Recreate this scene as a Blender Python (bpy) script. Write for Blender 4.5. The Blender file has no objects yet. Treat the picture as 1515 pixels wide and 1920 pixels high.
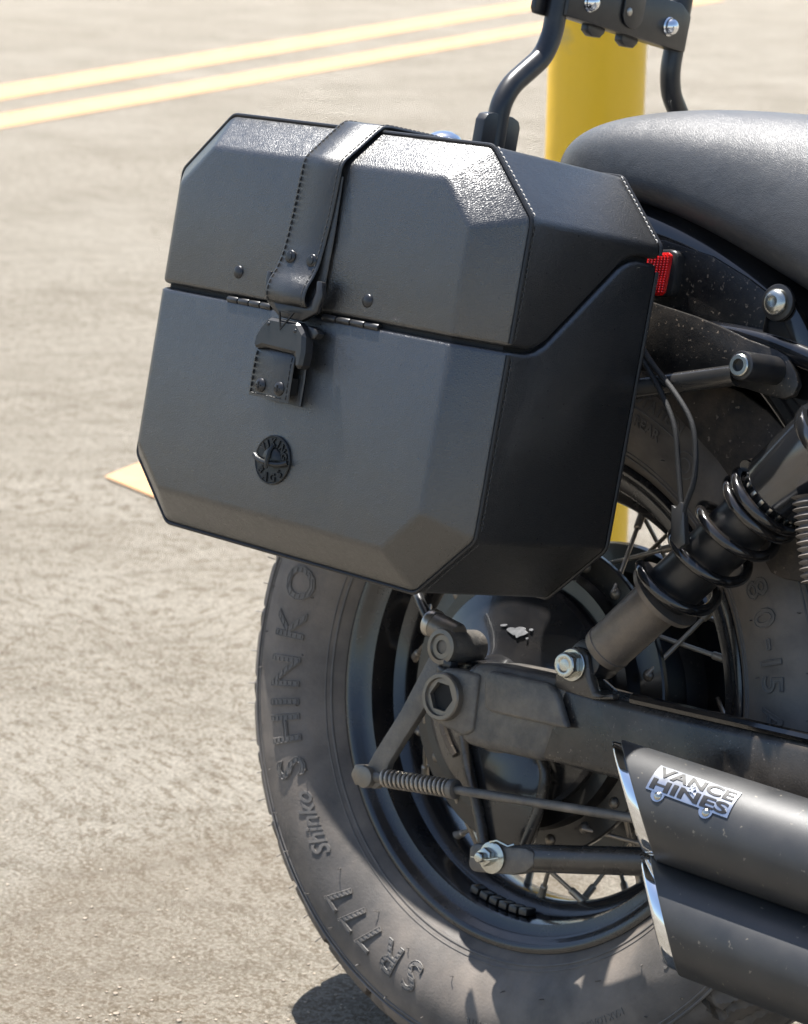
import bpy, bmesh, math, random
from mathutils import Vector, Matrix
random.seed(7)
PI = math.pi
sc = bpy.context.scene
col = sc.collection

# ---------------------------------------------------------------- camera, sky, sun, exposure
# Calibrated in the motorcycle's own frame: x = forward, y = left, z = up, origin = rear axle.
R = Matrix(((0.7221, 0.6704, 0.1707), (0.1865, 0.0489, -0.9812), (-0.6661, 0.7404, -0.0897)))
FPX = 4718.82
CB = Vector((1.25672, -1.64073, 0.31180))          # camera position, bike frame
LEAN = math.radians(13.0)                          # the bike leans on its side stand, away from the camera
HUB_H = 0.3155
LROT = Matrix.Rotation(-LEAN, 3, 'X')
def W(p):                                          # bike frame -> world
    return LROT @ Vector(p) + Vector((0, 0, HUB_H))

cd = bpy.data.cameras.new('camera')
cam = bpy.data.objects.new('camera', cd)
col.objects.link(cam)
rb, dn, fw = Vector(R[0]).normalized(), Vector(R[1]).normalized(), Vector(R[2]).normalized()
dn = (dn - rb * dn.dot(rb)).normalized(); fw = rb.cross(dn)
m3 = Matrix((LROT @ rb, LROT @ -dn, LROT @ -fw)).transposed()
cam.matrix_world = Matrix.Translation(W(CB)) @ m3.to_4x4()
cd.sensor_fit = 'VERTICAL'; cd.sensor_height = 36.0; cd.lens = FPX / 1920 * 36.0
cd.clip_start = 0.05; cd.clip_end = 2000
cd.dof.use_dof = True; cd.dof.focus_distance = 1.80; cd.dof.aperture_fstop = 14.0
sc.camera = cam

SUN = Vector((-0.33, 0.122, 1.0)).normalized()    # towards the sun, world
elev = math.asin(SUN.z); azim = math.atan2(SUN.x, SUN.y)
wd = bpy.data.worlds.new('World'); sc.world = wd; wd.use_nodes = True
nt = wd.node_tree
bg = nt.nodes['Background']
sky = nt.nodes.new('ShaderNodeTexSky'); sky.sky_type = 'NISHITA'; sky.sun_disc = False
sky.sun_elevation = elev; sky.sun_rotation = azim; sky.air_density = 1.0; sky.dust_density = 1.0
nt.links.new(sky.outputs[0], bg.inputs[0]); bg.inputs[1].default_value = 0.085
sl = bpy.data.lights.new('sun', 'SUN'); sl.energy = 5.0; sl.angle = math.radians(0.5); sl.color = (1.0, 0.97, 0.92)
so = bpy.data.objects.new('sun', sl); col.objects.link(so)
so.rotation_euler = SUN.to_track_quat('Z', 'Y').to_euler(); so.location = (0, 0, 6)
sc.view_settings.view_transform = 'Standard'; sc.view_settings.look = 'None'
sc.view_settings.exposure = 1.24; sc.view_settings.gamma = 1.0; sc.view_settings.use_curve_mapping = False

# ---------------------------------------------------------------- pixel -> bike frame helpers
def ray(px, py):
    return R.transposed() @ Vector(((px - 757.5) / FPX, (py - 960) / FPX, 1.0))
def U(px, py, y):
    d = ray(px, py); return CB + d * ((y - CB.y) / d.y)
def UX(px, py, x):
    d = ray(px, py); return CB + d * ((x - CB.x) / d.x)
def G(px, py, h=0.0):                              # pixel on the ground, world
    d = LROT @ ray(px, py); c = W(CB); return c + d * ((h - c.z) / d.z)

# ---------------------------------------------------------------- materials
MATS = {}
def mat(name, color, rough=0.5, metal=0.0, spec=0.5, coat=0.0, dust=None, dust_amt=0.0, dust_scale=30,
        bumps=(), var=0.0, var_scale=20, rough_var=0.0, emit=None, sheen=0.0, speck=None, ior=1.5, coat_rough=.06):
    m = bpy.data.materials.new(name); m.use_nodes = True
    t = m.node_tree; n = t.nodes; L = t.links
    b = n['Principled BSDF']
    b.inputs['Roughness'].default_value = rough; b.inputs['Metallic'].default_value = metal
    b.inputs['Specular IOR Level'].default_value = spec; b.inputs['Coat Weight'].default_value = coat
    b.inputs['Coat Roughness'].default_value = coat_rough; b.inputs['IOR'].default_value = ior
    if sheen:
        b.inputs['Sheen Weight'].default_value = sheen; b.inputs['Sheen Roughness'].default_value = 0.5
    tc = n.new('ShaderNodeTexCoord'); oc = tc.outputs['Object']
    def noise(scale, detail=4, rgh=0.55):
        q = n.new('ShaderNodeTexNoise'); q.inputs['Scale'].default_value = scale
        q.inputs['Detail'].default_value = detail; q.inputs['Roughness'].default_value = rgh
        L.new(oc, q.inputs['Vector']); return q.outputs['Fac']
    def ramp(src, a, c):
        r = n.new('ShaderNodeMapRange'); r.inputs['From Min'].default_value = a; r.inputs['From Max'].default_value = c
        L.new(src, r.inputs['Value']); return r.outputs['Result']
    def mix(fac, c1, c2):
        x = n.new('ShaderNodeMix'); x.data_type = 'RGBA'
        if isinstance(fac, float): x.inputs['Factor'].default_value = fac
        else: L.new(fac, x.inputs['Factor'])
        for sock, c in ((x.inputs[6], c1), (x.inputs[7], c2)):
            if isinstance(c, (tuple, list)): sock.default_value = (*c, 1)
            else: L.new(c, sock)
        return x.outputs[2]
    def mul(a, k):
        x = n.new('ShaderNodeMath'); x.operation = 'MULTIPLY'; L.new(a, x.inputs[0]); x.inputs[1].default_value = k
        return x.outputs[0]
    c = tuple(color)
    if var:
        c = mix(ramp(noise(var_scale), .3, .7), tuple(v * (1 - var) for v in color), tuple(v * (1 + var) for v in color))
    if dust_amt:
        f = mul(ramp(noise(dust_scale, 8, .65), .38, .75), dust_amt)
        c = mix(f, c, dust or (0.22, 0.175, 0.13))
    if speck:
        f = mul(ramp(noise(speck[0], 2, .5), speck[1], speck[1] + .06), speck[2])
        c = mix(f, c, speck[3])
    if isinstance(c, tuple): b.inputs['Base Color'].default_value = (*c, 1)
    else: L.new(c, b.inputs['Base Color'])
    if rough_var:
        r = n.new('ShaderNodeMapRange'); L.new(noise(var_scale * 1.7, 6), r.inputs['Value'])
        r.inputs['From Min'].default_value = .3; r.inputs['From Max'].default_value = .7
        r.inputs['To Min'].default_value = max(0, rough - rough_var); r.inputs['To Max'].default_value = min(1, rough + rough_var)
        L.new(r.outputs[0], b.inputs['Roughness'])
    prev = None
    for kind, scale, dist in bumps:
        if kind == 'v':
            q = n.new('ShaderNodeTexVoronoi'); q.feature = 'SMOOTH_F1'; q.inputs['Scale'].default_value = scale
            q.inputs['Smoothness'].default_value = .4; L.new(oc, q.inputs['Vector']); src = q.outputs['Distance']
        elif kind == 'w':
            q = n.new('ShaderNodeTexVoronoi'); q.feature = 'DISTANCE_TO_EDGE'; q.inputs['Scale'].default_value = scale
            L.new(oc, q.inputs['Vector']); src = ramp(q.outputs['Distance'], 0, .3)
        else: src = noise(scale, 4)
        bu = n.new('ShaderNodeBump'); bu.inputs['Strength'].default_value = 1.0; bu.inputs['Distance'].default_value = dist
        L.new(src, bu.inputs['Height'])
        if prev: L.new(prev, bu.inputs['Normal'])
        prev = bu.outputs['Normal']
    if prev: L.new(prev, b.inputs['Normal'])
    if emit:
        b.inputs['Emission Color'].default_value = (*emit, 1)
    MATS[name] = m; return m
mat('leather', (.0135, .0136, .0140), .33, spec=.70, ior=1.75, bumps=(('w', 620, .00011), ('n', 1300, .00004), ('n', 45, .0004), ('n', 9, .0022)), var=.15, var_scale=200, rough_var=.06, dust=(.08, .073, .065), dust_amt=.18, dust_scale=7)
mat('strap_leather', (.009, .009, .0092), .36, spec=.7, ior=1.65, bumps=(('w', 900, .00009), ('n', 160, .0003), ('n', 30, .0006)), rough_var=.08)
mat('piping', (.010, .010, .011), .4, bumps=(('n', 900, .0002),))
mat('thread', (.055, .053, .05), .6)
mat('pale_thread', (.40, .38, .35), .6)
mat('black_metal', (.014, .0145, .016), .33, spec=.6, bumps=(('n', 1500, .00006),), dust=(.2, .17, .14), dust_amt=.10, dust_scale=60)
mat('satin_bar', (.10, .098, .095), .22, metal=.8, dust=(.2, .16, .12), dust_amt=.2, dust_scale=40, rough_var=.06)
mat('rivet', (.05, .05, .052), .30, metal=.7)
mat('badge_metal', (.035, .036, .036), .38, metal=.5, bumps=(('n', 900, .00008),))
mat('badge_dark', (.006, .006, .006), .5)
mat('rubber', (.094, .084, .076), .60, spec=.55, dust=(.30, .245, .195), dust_amt=.68, dust_scale=9, bumps=(('n', 420, .00025), ('n', 1800, .0001)), var=.25, var_scale=35, rough_var=.1)
mat('rubber_text', (.105, .098, .092), .52, spec=.55, dust=(.27, .235, .20), dust_amt=.5, dust_scale=30, bumps=(('n', 900, .0001),))
mat('rim_black', (.0085, .0095, .0125), .24, spec=.6, coat=.4, dust=(.11, .09, .07), dust_amt=.30, dust_scale=18, rough_var=.1, bumps=(('n', 300, .00008),))
mat('gloss_black', (.0035, .004, .0055), .12, coat=.8, dust=(.09, .075, .06), dust_amt=.14, dust_scale=18, rough_var=.06, speck=(420, .70, .35, (.16, .13, .09)))
mat('panel_black', (.007, .0085, .0115), .22, coat=.5, dust=(.12, .10, .08), dust_amt=.28, dust_scale=14, rough_var=.1, bumps=(('n', 400, .0001),))
mat('hub_black', (.006, .0065, .0075), .3, coat=.3, dust=(.09, .07, .05), dust_amt=.22, dust_scale=40, speck=(300, .69, .4, (.15, .12, .09)))
mat('cast_dusty', (.085, .082, .078), .46, metal=.25, dust=(.33, .285, .23), dust_amt=.60, dust_scale=26, bumps=(('n', 500, .0004), ('n', 90, .0010)), rough_var=.12)
mat('swingarm_paint', (.013, .013, .013), .26, spec=.6, dust=(.22, .18, .14), dust_amt=.48, dust_scale=10, bumps=(('n', 700, .00012),), rough_var=.12, speck=(380, .68, .5, (.3, .25, .2)))
mat('strut_black', (.007, .007, .0075), .36, dust=(.11, .09, .07), dust_amt=.30, dust_scale=50, speck=(330, .64, .6, (.24, .19, .14)), bumps=(('n', 800, .0002),))
mat('dusty_plastic', (.012, .0105, .009), .6, dust=(.15, .105, .07), dust_amt=.60, dust_scale=28, bumps=(('n', 300, .0008),), speck=(240, .66, .6, (.25, .2, .15)))
mat('dark_void', (.004, .004, .0042), .6, spec=.3, bumps=(('n', 80, .002),), dust=(.03, .024, .018), dust_amt=.3, dust_scale=20)
mat('muffler_black', (.020, .0206, .022), .47, spec=.6, ior=1.55, bumps=(('n', 2200, .00005),), dust=(.12, .11, .10), dust_amt=.16, dust_scale=25, speck=(210, .70, .5, (.3, .26, .2)), rough_var=.06)
mat('chrome', (.80, .82, .85), .07, metal=1, rough_var=.05, var_scale=40)
mat('steel', (.45, .43, .39), .3, metal=.95, dust=(.2, .16, .12), dust_amt=.35, dust_scale=120, bumps=(('n', 600, .0001),))
mat('zinc_bolt', (.52, .53, .50), .26, metal=1, dust=(.28, .22, .12), dust_amt=.3, dust_scale=150)
mat('spoke_steel', (.40, .355, .30), .38, metal=.6, dust=(.32, .25, .17), dust_amt=.5, dust_scale=60)
mat('spring_black', (.006, .0065, .0075), .15, coat=.6, dust=(.15, .115, .085), dust_amt=.22, dust_scale=40)
mat('shock_grey', (.11, .100, .091), .42, metal=.35, dust=(.34, .265, .195), dust_amt=.6, dust_scale=22, bumps=(('n', 500, .0003), ('n', 60, .0006)), rough_var=.1)
mat('shock_chrome', (.12, .125, .135), .16, metal=.9, dust=(.16, .13, .10), dust_amt=.5, dust_scale=26, rough_var=.06)
mat('seat_vinyl', (.044, .044, .045), .46, spec=.8, ior=1.55, bumps=(('w', 900, .00012), ('n', 24, .0010), ('n', 7, .004)), dust=(.17, .16, .148), dust_amt=.30, dust_scale=6, rough_var=.05)
mat('red_lens', (.62, .012, .010), .12, spec=.6, coat=.6)
mat('badge_plate', (.52, .54, .58), .24, metal=1, rough_var=.08)
mat('badge_ink', (.010, .010, .011), .35)
mat('cord', (.010, .0098, .010), .65, bumps=(('n', 1500, .0006),))
mat('tag_plastic', (.03, .029, .028), .3, spec=.6)
mat('paint_chip', (.20, .20, .205), .5, var=.3, var_scale=300)
mat('bolt_dull', (.18, .168, .15), .38, metal=.6, dust=(.3, .235, .165), dust_amt=.5, dust_scale=80)
mat('bore', (.004, .004, .004), .7)

# ---------------------------------------------------------------- mesh builder
class MB:
    def __init__(s): s.v = []; s.f = []
    def add(s, vs, fs):
        o = len(s.v); s.v += [Vector(p) for p in vs]; s.f += [tuple(i + o for i in f) for f in fs]; return s
    def grid(s, rows, close_u=False, close_v=False, cap0=False, cap1=False):
        nr, nc = len(rows), len(rows[0]); fs = []
        for i in range(nr if close_u else nr - 1):
            for j in range(nc if close_v else nc - 1):
                a, b = i, (i + 1) % nr; c, d = j, (j + 1) % nc
                fs.append((a * nc + c, a * nc + d, b * nc + d, b * nc + c))
        if cap0: fs.append(tuple(range(nc))[::-1])
        if cap1: fs.append(tuple((nr - 1) * nc + j for j in range(nc)))
        return s.add([p for r in rows for p in r], fs)
    def lathe(s, prof, origin, axis, n=48, cap0=True, cap1=True, a0=0.0, a1=2 * PI):
        ax = Vector(axis).normalized(); o = Vector(origin)
        h = Vector((0, 0, 1)) if abs(ax.z) < .9 else Vector((1, 0, 0))
        e1 = (h - ax * h.dot(ax)).normalized(); e2 = ax.cross(e1)
        full = a1 - a0 > 2 * PI - 1e-6
        N = n if full else n + 1
        rows = [[o + ax * a + (e1 * math.cos(a0 + (a1 - a0) * k / n) + e2 * math.sin(a0 + (a1 - a0) * k / n)) * r for k in range(N)] for a, r in prof]
        return s.grid(rows, close_v=full, cap0=cap0 and full, cap1=cap1 and full)
    def cyl(s, p0, p1, r0, r1=None, n=24):
        p0, p1 = Vector(p0), Vector(p1); d = p1 - p0
        return s.lathe([(0, r0), (d.length, r0 if r1 is None else r1)], p0, d, n)
    def rcyl(s, p0, p1, r, b=.0015, n=28):           # cylinder with rounded end rims
        p0, p1 = Vector(p0), Vector(p1); d = p1 - p0; l = d.length
        return s.lathe([(0, r - b), (b * .3, r - b * .3), (b, r), (l - b, r), (l - b * .3, r - b * .3), (l, r - b)], p0, d, n)
    def dome(s, p, axis, r, h, n=20):
        return s.lathe([(-.001, r)] + [(h * math.sin(a), r * math.cos(a)) for a in [k * PI / 2 / 6 for k in range(6)]] + [(h, r * .03)], p, axis, n)
    def tube(s, path, r, n=12, closed=False):
        P = [Vector(p) for p in path]; N = len(P); rows = []
        t0 = (P[1] - P[0]).normalized(); h = Vector((0, 0, 1)) if abs(t0.z) < .9 else Vector((0, 1, 0))
        e = (h - t0 * h.dot(t0)).normalized()
        for i, p in enumerate(P):
            if closed: t = (P[(i + 1) % N] - P[i - 1]).normalized()
            else: t = (P[min(i + 1, N - 1)] - P[max(i - 1, 0)]).normalized()
            e = (e - t * e.dot(t)).normalized(); g = t.cross(e)
            rr = r[i] if isinstance(r, (list, tuple)) else r
            rows.append([p + (e * math.cos(2 * PI * k / n) + g * math.sin(2 * PI * k / n)) * rr for k in range(n)])
        return s.grid(rows, close_u=closed, close_v=True, cap0=not closed, cap1=not closed)
    def prism(s, poly, d):
        P = [Vector(p) for p in poly]; d = Vector(d); n = len(P)
        fs = [tuple(range(n)), tuple(range(2 * n - 1, n - 1, -1))] + [(i, i + n, (i + 1) % n + n, (i + 1) % n) for i in range(n)]
        return s.add(P + [p + d for p in P], fs)
    def box(s, c, sz, rot=None):
        c = Vector(c); q = [Vector((x * sz[0] / 2, y * sz[1] / 2, z * sz[2] / 2)) for x in (-1, 1) for y in (-1, 1) for z in (-1, 1)]
        if rot is not None: q = [rot @ v for v in q]
        return s.add([c + v for v in q], [(0, 1, 3, 2), (4, 6, 7, 5), (0, 4, 5, 1), (2, 3, 7, 6), (0, 2, 6, 4), (1, 5, 7, 3)])
    def ring_prism(s, outer, inner, d):
        n = len(outer); d = Vector(d); o = [Vector(p) for p in outer]; i = [Vector(p) for p in inner]
        vs = o + i + [p + d for p in o] + [p + d for p in i]; fs = []
        for k in range(n):
            l = (k + 1) % n
            fs += [(k, l, n + l, n + k), (2 * n + k, 3 * n + k, 3 * n + l, 2 * n + l), (k, 2 * n + k, 2 * n + l, l), (n + k, n + l, 3 * n + l, 3 * n + k)]
        return s.add(vs, fs)
    def hexnut(s, p, axis, r, h, rot=0.0, n=6):
        ax = Vector(axis).normalized(); u = Vector((0, 0, 1)) if abs(ax.z) < .9 else Vector((1, 0, 0))
        e1 = (u - ax * u.dot(ax)).normalized(); e2 = ax.cross(e1)
        P = [Vector(p) + (e1 * math.cos(rot + k * 2 * PI / n) + e2 * math.sin(rot + k * 2 * PI / n)) * r for k in range(n)]
        return s.prism(P, ax * h)

ORG = {}
def finish(me, mname, angle=38):
    me.materials.append(MATS[mname])
    me.polygons.foreach_set('use_smooth', [True] * len(me.polygons))
    me.set_sharp_from_angle(angle=math.radians(angle)); me.update()
def place(name, me, parent, kind=None):
    lo = Vector([min(v.co[i] for v in me.vertices) for i in range(3)]); hi = Vector([max(v.co[i] for v in me.vertices) for i in range(3)])
    c = (lo + hi) / 2
    me.transform(Matrix.Translation(-c))
    o = bpy.data.objects.new(name, me); col.objects.link(o)
    if parent is None:
        o.location = W(c); o.rotation_euler = (-LEAN, 0, 0)
    else:
        o.parent = parent; o.location = c - ORG[parent.name]
    ORG[o.name] = c
    if kind: o['kind'] = kind
    return o
def build(mb, name, mname, parent, bevel=0.0, seg=2, angle=38, bang=25, sub=0, kind=None):
    me = bpy.data.meshes.new(name)
    me.from_pydata([tuple(v) for v in mb.v], [], mb.f)
    bm = bmesh.new(); bm.from_mesh(me)
    bmesh.ops.recalc_face_normals(bm, faces=bm.faces[:])
    if bevel:
        ed = [e for e in bm.edges if len(e.link_faces) == 2 and e.calc_face_angle(0) > math.radians(bang)]
        bmesh.ops.bevel(bm, geom=ed, offset=bevel, segments=seg, profile=.5, affect='EDGES', clamp_overlap=True)
    bm.to_mesh(me); bm.free()
    finish(me, mname, angle)
    o = place(name, me, parent, kind)
    if sub:
        md = o.modifiers.new('subdivision', 'SUBSURF'); md.levels = sub; md.render_levels = sub
    return o
def thing(name, base, label, cat, group=None):
    o = bpy.data.objects.new(name, None); col.objects.link(o); o.empty_display_size = .05
    o.location = W(base); o.rotation_euler = (-LEAN, 0, 0); ORG[o.name] = Vector(base)
    o['label'] = label; o['category'] = cat
    if group: o['group'] = group
    return o
def node(name, base, parent):
    o = bpy.data.objects.new(name, None); col.objects.link(o); o.empty_display_size = .03
    o.parent = parent; o.location = Vector(base) - ORG[parent.name]; ORG[o.name] = Vector(base); return o

def catmull(pts, per=6):
    P = [Vector(p) for p in pts]; out = []
    for i in range(len(P) - 1):
        a, b, c, d = P[max(i - 1, 0)], P[i], P[i + 1], P[min(i + 2, len(P) - 1)]
        for k in range(per):
            t = k / per
            out.append(.5 * (2 * b + (c - a) * t + (2 * a - 5 * b + 4 * c - d) * t * t + (3 * b - a - 3 * c + d) * t ** 3))
    return out + [P[-1]]
def round_path(pts, r, seg=6):
    P = [Vector(p) for p in pts]; out = [P[0]]
    for i in range(1, len(P) - 1):
        a = (P[i - 1] - P[i]); b = (P[i + 1] - P[i]); k = min(r, a.length * .45, b.length * .45)
        s, e = P[i] + a.normalized() * k, P[i] + b.normalized() * k
        out += [(1 - t) ** 2 * s + 2 * t * (1 - t) * P[i] + t * t * e for t in [j / seg for j in range(seg + 1)]]
    return out + [P[-1]]

TXT = {}
def text2d(s, size, bold=0.0, shear=0.0, cuts=0, stripes=0):
    """flat text as (verts, faces) in 2-D, baseline-centred on its box; optional horizontal cuts / stripe bands"""
    cu = bpy.data.curves.new('text', 'FONT'); cu.body = s; cu.size = size; cu.offset = bold * size; cu.shear = shear
    cu.align_x = 'CENTER'; cu.resolution_u = 3; cu.fill_mode = 'FRONT'
    ob = bpy.data.objects.new('text', cu); col.objects.link(ob)
    bpy.context.view_layer.update()
    me = bpy.data.meshes.new_from_object(ob.evaluated_get(bpy.context.evaluated_depsgraph_get()))
    bpy.data.objects.remove(ob); bpy.data.curves.remove(cu)
    bm = bmesh.new(); bm.from_mesh(me); bpy.data.meshes.remove(me)
    bmesh.ops.remove_doubles(bm, verts=bm.verts[:], dist=size * 1e-4)
    ys = [v.co.y for v in bm.verts]; y0, y1 = min(ys), max(ys)
    n = cuts or (stripes * 2 - 1 if stripes else 0)
    for k in range(1, n):
        bmesh.ops.bisect_plane(bm, geom=bm.verts[:] + bm.edges[:] + bm.faces[:], plane_co=(0, y0 + (y1 - y0) * k / n, 0), plane_no=(0, 1, 0))
    if stripes:
        dele = []
        for f in bm.faces:
            t = (f.calc_center_median().y - y0) / (y1 - y0) * n
            if int(t) % 2 == 1: dele.append(f)
        bmesh.ops.delete(bm, geom=dele, context='FACES')
    bm.verts.ensure_lookup_table(); bm.verts.index_update()
    vs = [(v.co.x, v.co.y - (y0 + y1) / 2) for v in bm.verts]
    fs = [tuple(v.index for v in f.verts) for f in bm.faces]
    bd = [(e.verts[0].index, e.verts[1].index) for e in bm.edges if len(e.link_faces) == 1]
    bm.free(); return vs, fs, bd
def outline(mb, t, fn, h, r):
    vs, fs, bd = t
    seen = set()
    for a, b in bd:
        p, q = fn(*vs[a], h), fn(*vs[b], h)
        if (q - p).length < 1e-5: continue
        mb.tube([p, q], r, 5)
def raise_text(mb, t, fn, h0, h1):
    """fn(u,v,h) -> 3-D; top face at h1, side walls down to h0"""
    vs, fs, bd = t
    top = [fn(u, v, h1) for u, v in vs]; n = len(vs)
    bot = [fn(u, v, h0) for u, v in vs]
    mb.add(top + bot, fs + [(a, b, b + n, a + n) for a, b in bd])

# ---------------------------------------------------------------- ground
def ground_material():
    m = bpy.data.materials.new('concrete_yard'); m.use_nodes = True
    t = m.node_tree; n = t.nodes; L = t.links; b = n['Principled BSDF']
    b.inputs['Roughness'].default_value = .85; b.inputs['Specular IOR Level'].default_value = .08
    g = n.new('ShaderNodeNewGeometry'); pos = g.outputs['Position']
    def noise(s, d=5, r=.6, vec=pos):
        q = n.new('ShaderNodeTexNoise'); q.inputs['Scale'].default_value = s; q.inputs['Detail'].default_value = d; q.inputs['Roughness'].default_value = r
        L.new(vec, q.inputs['Vector']); return q.outputs['Fac']
    def rng(src, a, c, lo=0., hi=1.):
        r = n.new('ShaderNodeMapRange'); r.interpolation_type = 'SMOOTHSTEP'
        r.inputs['From Min'].default_value = a; r.inputs['From Max'].default_value = c
        r.inputs['To Min'].default_value = lo; r.inputs['To Max'].default_value = hi; L.new(src, r.inputs['Value']); return r.outputs[0]
    def mth(op, a, c):
        x = n.new('ShaderNodeMath'); x.operation = op
        for i, v in enumerate((a, c)):
            if isinstance(v, (int, float)): x.inputs[i].default_value = v
            else: L.new(v, x.inputs[i])
        return x.outputs[0]
    def mix(f, c1, c2):
        x = n.new('ShaderNodeMix'); x.data_type = 'RGBA'; L.new(f, x.inputs['Factor'])
        for sk, c in ((x.inputs[6], c1), (x.inputs[7], c2)):
            if isinstance(c, tuple): sk.default_value = (*c, 1)
            else: L.new(c, sk)
        return x.outputs[2]
    # trowel sweeps: long streaks along one direction, bent by a low noise
    mp = n.new('ShaderNodeMapping'); mp.inputs['Rotation'].default_value = (0, 0, math.radians(-28)); mp.inputs['Scale'].default_value = (1.3, 7.5, 1)
    wn = n.new('ShaderNodeTexNoise'); wn.inputs['Scale'].default_value = 1.1; L.new(pos, wn.inputs['Vector'])
    va = n.new('ShaderNodeVectorMath'); va.operation = 'MULTIPLY_ADD'; L.new(wn.outputs['Color'], va.inputs[0]); va.inputs[1].default_value = (.9, .9, 0); L.new(pos, va.inputs[2])
    L.new(va.outputs[0], mp.inputs['Vector']); sv = mp.outputs['Vector']
    mp3 = n.new('ShaderNodeMapping'); mp3.inputs['Rotation'].default_value = (0, 0, math.radians(-50)); mp3.inputs['Scale'].default_value = (.80, 1.12, 1); L.new(va.outputs[0], mp3.inputs['Vector']); sv2 = mp3.outputs['Vector']
    streak = noise(2.2, 6, .62, sv); fine = noise(13, 6, .7, sv)
    c = mix(rng(noise(2.4, 8, .70), .38, .60), (.405, .360, .290), (.560, .508, .425))
    c = mix(rng(streak, .42, .64, 0, .50), c, (.625, .570, .480))
    c = mix(rng(fine, .52, .66, 0, .30), c, (.300, .254, .194))
    near = noise(.9, 3, .5)
    c = mix(mth('MULTIPLY', rng(noise(48, 8, .72, sv2), .49, .58, 0, .95), rng(near, .40, .58, .35, 1)), c, (.262, .212, .152))
    c = mix(rng(noise(170, 6, .75), .50, .58, 0, .75), c, (.250, .205, .150))
    c = mix(rng(noise(230, 5, .7), .50, .58, 0, .75), c, (.760, .690, .580))
    vo = n.new('ShaderNodeTexVoronoi'); vo.inputs['Scale'].default_value = 55; L.new(pos, vo.inputs['Vector'])
    pit = mth('MULTIPLY', rng(vo.outputs['Distance'], .06, .16, 1, 0), rng(noise(14, 3), .50, .60))
    c = mix(mth('MULTIPLY', pit, .6), c, (.13, .10, .07))
    # scrubbed patch behind the rear wheel: a stain with an arc-shaped edge
    p1, p2, p3 = G(0, 1690), G(250, 1580), G(530, 1542)
    ax, ay, bx, by, cx_, cy_ = p1.x, p1.y, p2.x, p2.y, p3.x, p3.y
    d = 2 * (ax * (by - cy_) + bx * (cy_ - ay) + cx_ * (ay - by))
    ux = ((ax * ax + ay * ay) * (by - cy_) + (bx * bx + by * by) * (cy_ - ay) + (cx_ * cx_ + cy_ * cy_) * (ay - by)) / d
    uy = ((ax * ax + ay * ay) * (cx_ - bx) + (bx * bx + by * by) * (ax - cx_) + (cx_ * cx_ + cy_ * cy_) * (bx - ax)) / d
    rad = math.hypot(ax - ux, ay - uy)
    ds = n.new('ShaderNodeVectorMath'); ds.operation = 'DISTANCE'; L.new(pos, ds.inputs[0]); ds.inputs[1].default_value = (ux, uy, 0)
    dist = mth('ADD', ds.outputs['Value'], mth('MULTIPLY', mth('SUBTRACT', noise(9, 4), .5), .05))
    sgn = 1 if (G(300, 1750) - Vector((ux, uy, 0))).length < rad else -1
    inside = mth('MULTIPLY', mth('SUBTRACT', rad, dist), sgn)
    patch = mth('MULTIPLY', rng(inside, -.035, .05), rng(inside, .03, .40, 1, .30))
    c = mix(mth('MULTIPLY', patch, .36), c, (.25, .19, .125))
    # faint arcs scratched in the skin of the slab
    wv = n.new('ShaderNodeTexWave'); wv.wave_type = 'RINGS'; wv.rings_direction = 'SPHERICAL'; wv.inputs['Scale'].default_value = 2.6
    wv.inputs['Distortion'].default_value = 7; wv.inputs['Detail'].default_value = 5; wv.inputs['Detail Scale'].default_value = 1.6
    mp2 = n.new('ShaderNodeMapping'); mp2.inputs['Location'].default_value = (-ux + .5, -uy - .2, 0); L.new(pos, mp2.inputs['Vector']); L.new(mp2.outputs[0], wv.inputs['Vector'])
    c = mix(rng(wv.outputs['Fac'], .84, 1.0, 0, .20), c, (.24, .20, .15))
    L.new(c, b.inputs['Base Color'])
    prev = None
    for src, dd in ((streak, .010), (fine, .010), (noise(48, 8, .72, sv2), .044), (noise(170, 6, .75), .0220), (noise(500, 3, .6), .0040)):
        bu = n.new('ShaderNodeBump'); bu.inputs['Distance'].default_value = dd; L.new(src, bu.inputs['Height'])
        if prev: L.new(prev, bu.inputs['Normal'])
        prev = bu.outputs['Normal']
    L.new(prev, b.inputs['Normal'])
    return m
MATS['concrete'] = ground_material()
def flat(name, pts, mname, kind='structure', label=None, cat=None, group=None):
    me = bpy.data.meshes.new(name); me.from_pydata([tuple(p) for p in pts], [], [tuple(range(len(pts)))]); me.materials.append(MATS[mname])
    if me.polygons[0].normal.z < 0: me.flip_normals()
    o = bpy.data.objects.new(name, me); col.objects.link(o)
    if kind: o['kind'] = kind
    if label: o['label'] = label; o['category'] = cat
    if group: o['group'] = group
    return o
flat('ground', [(-400, -400, 0), (400, -400, 0), (400, 400, 0), (-400, 400, 0)], 'concrete', label='pale sun-bleached concrete yard under the motorcycle', cat='ground')

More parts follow.
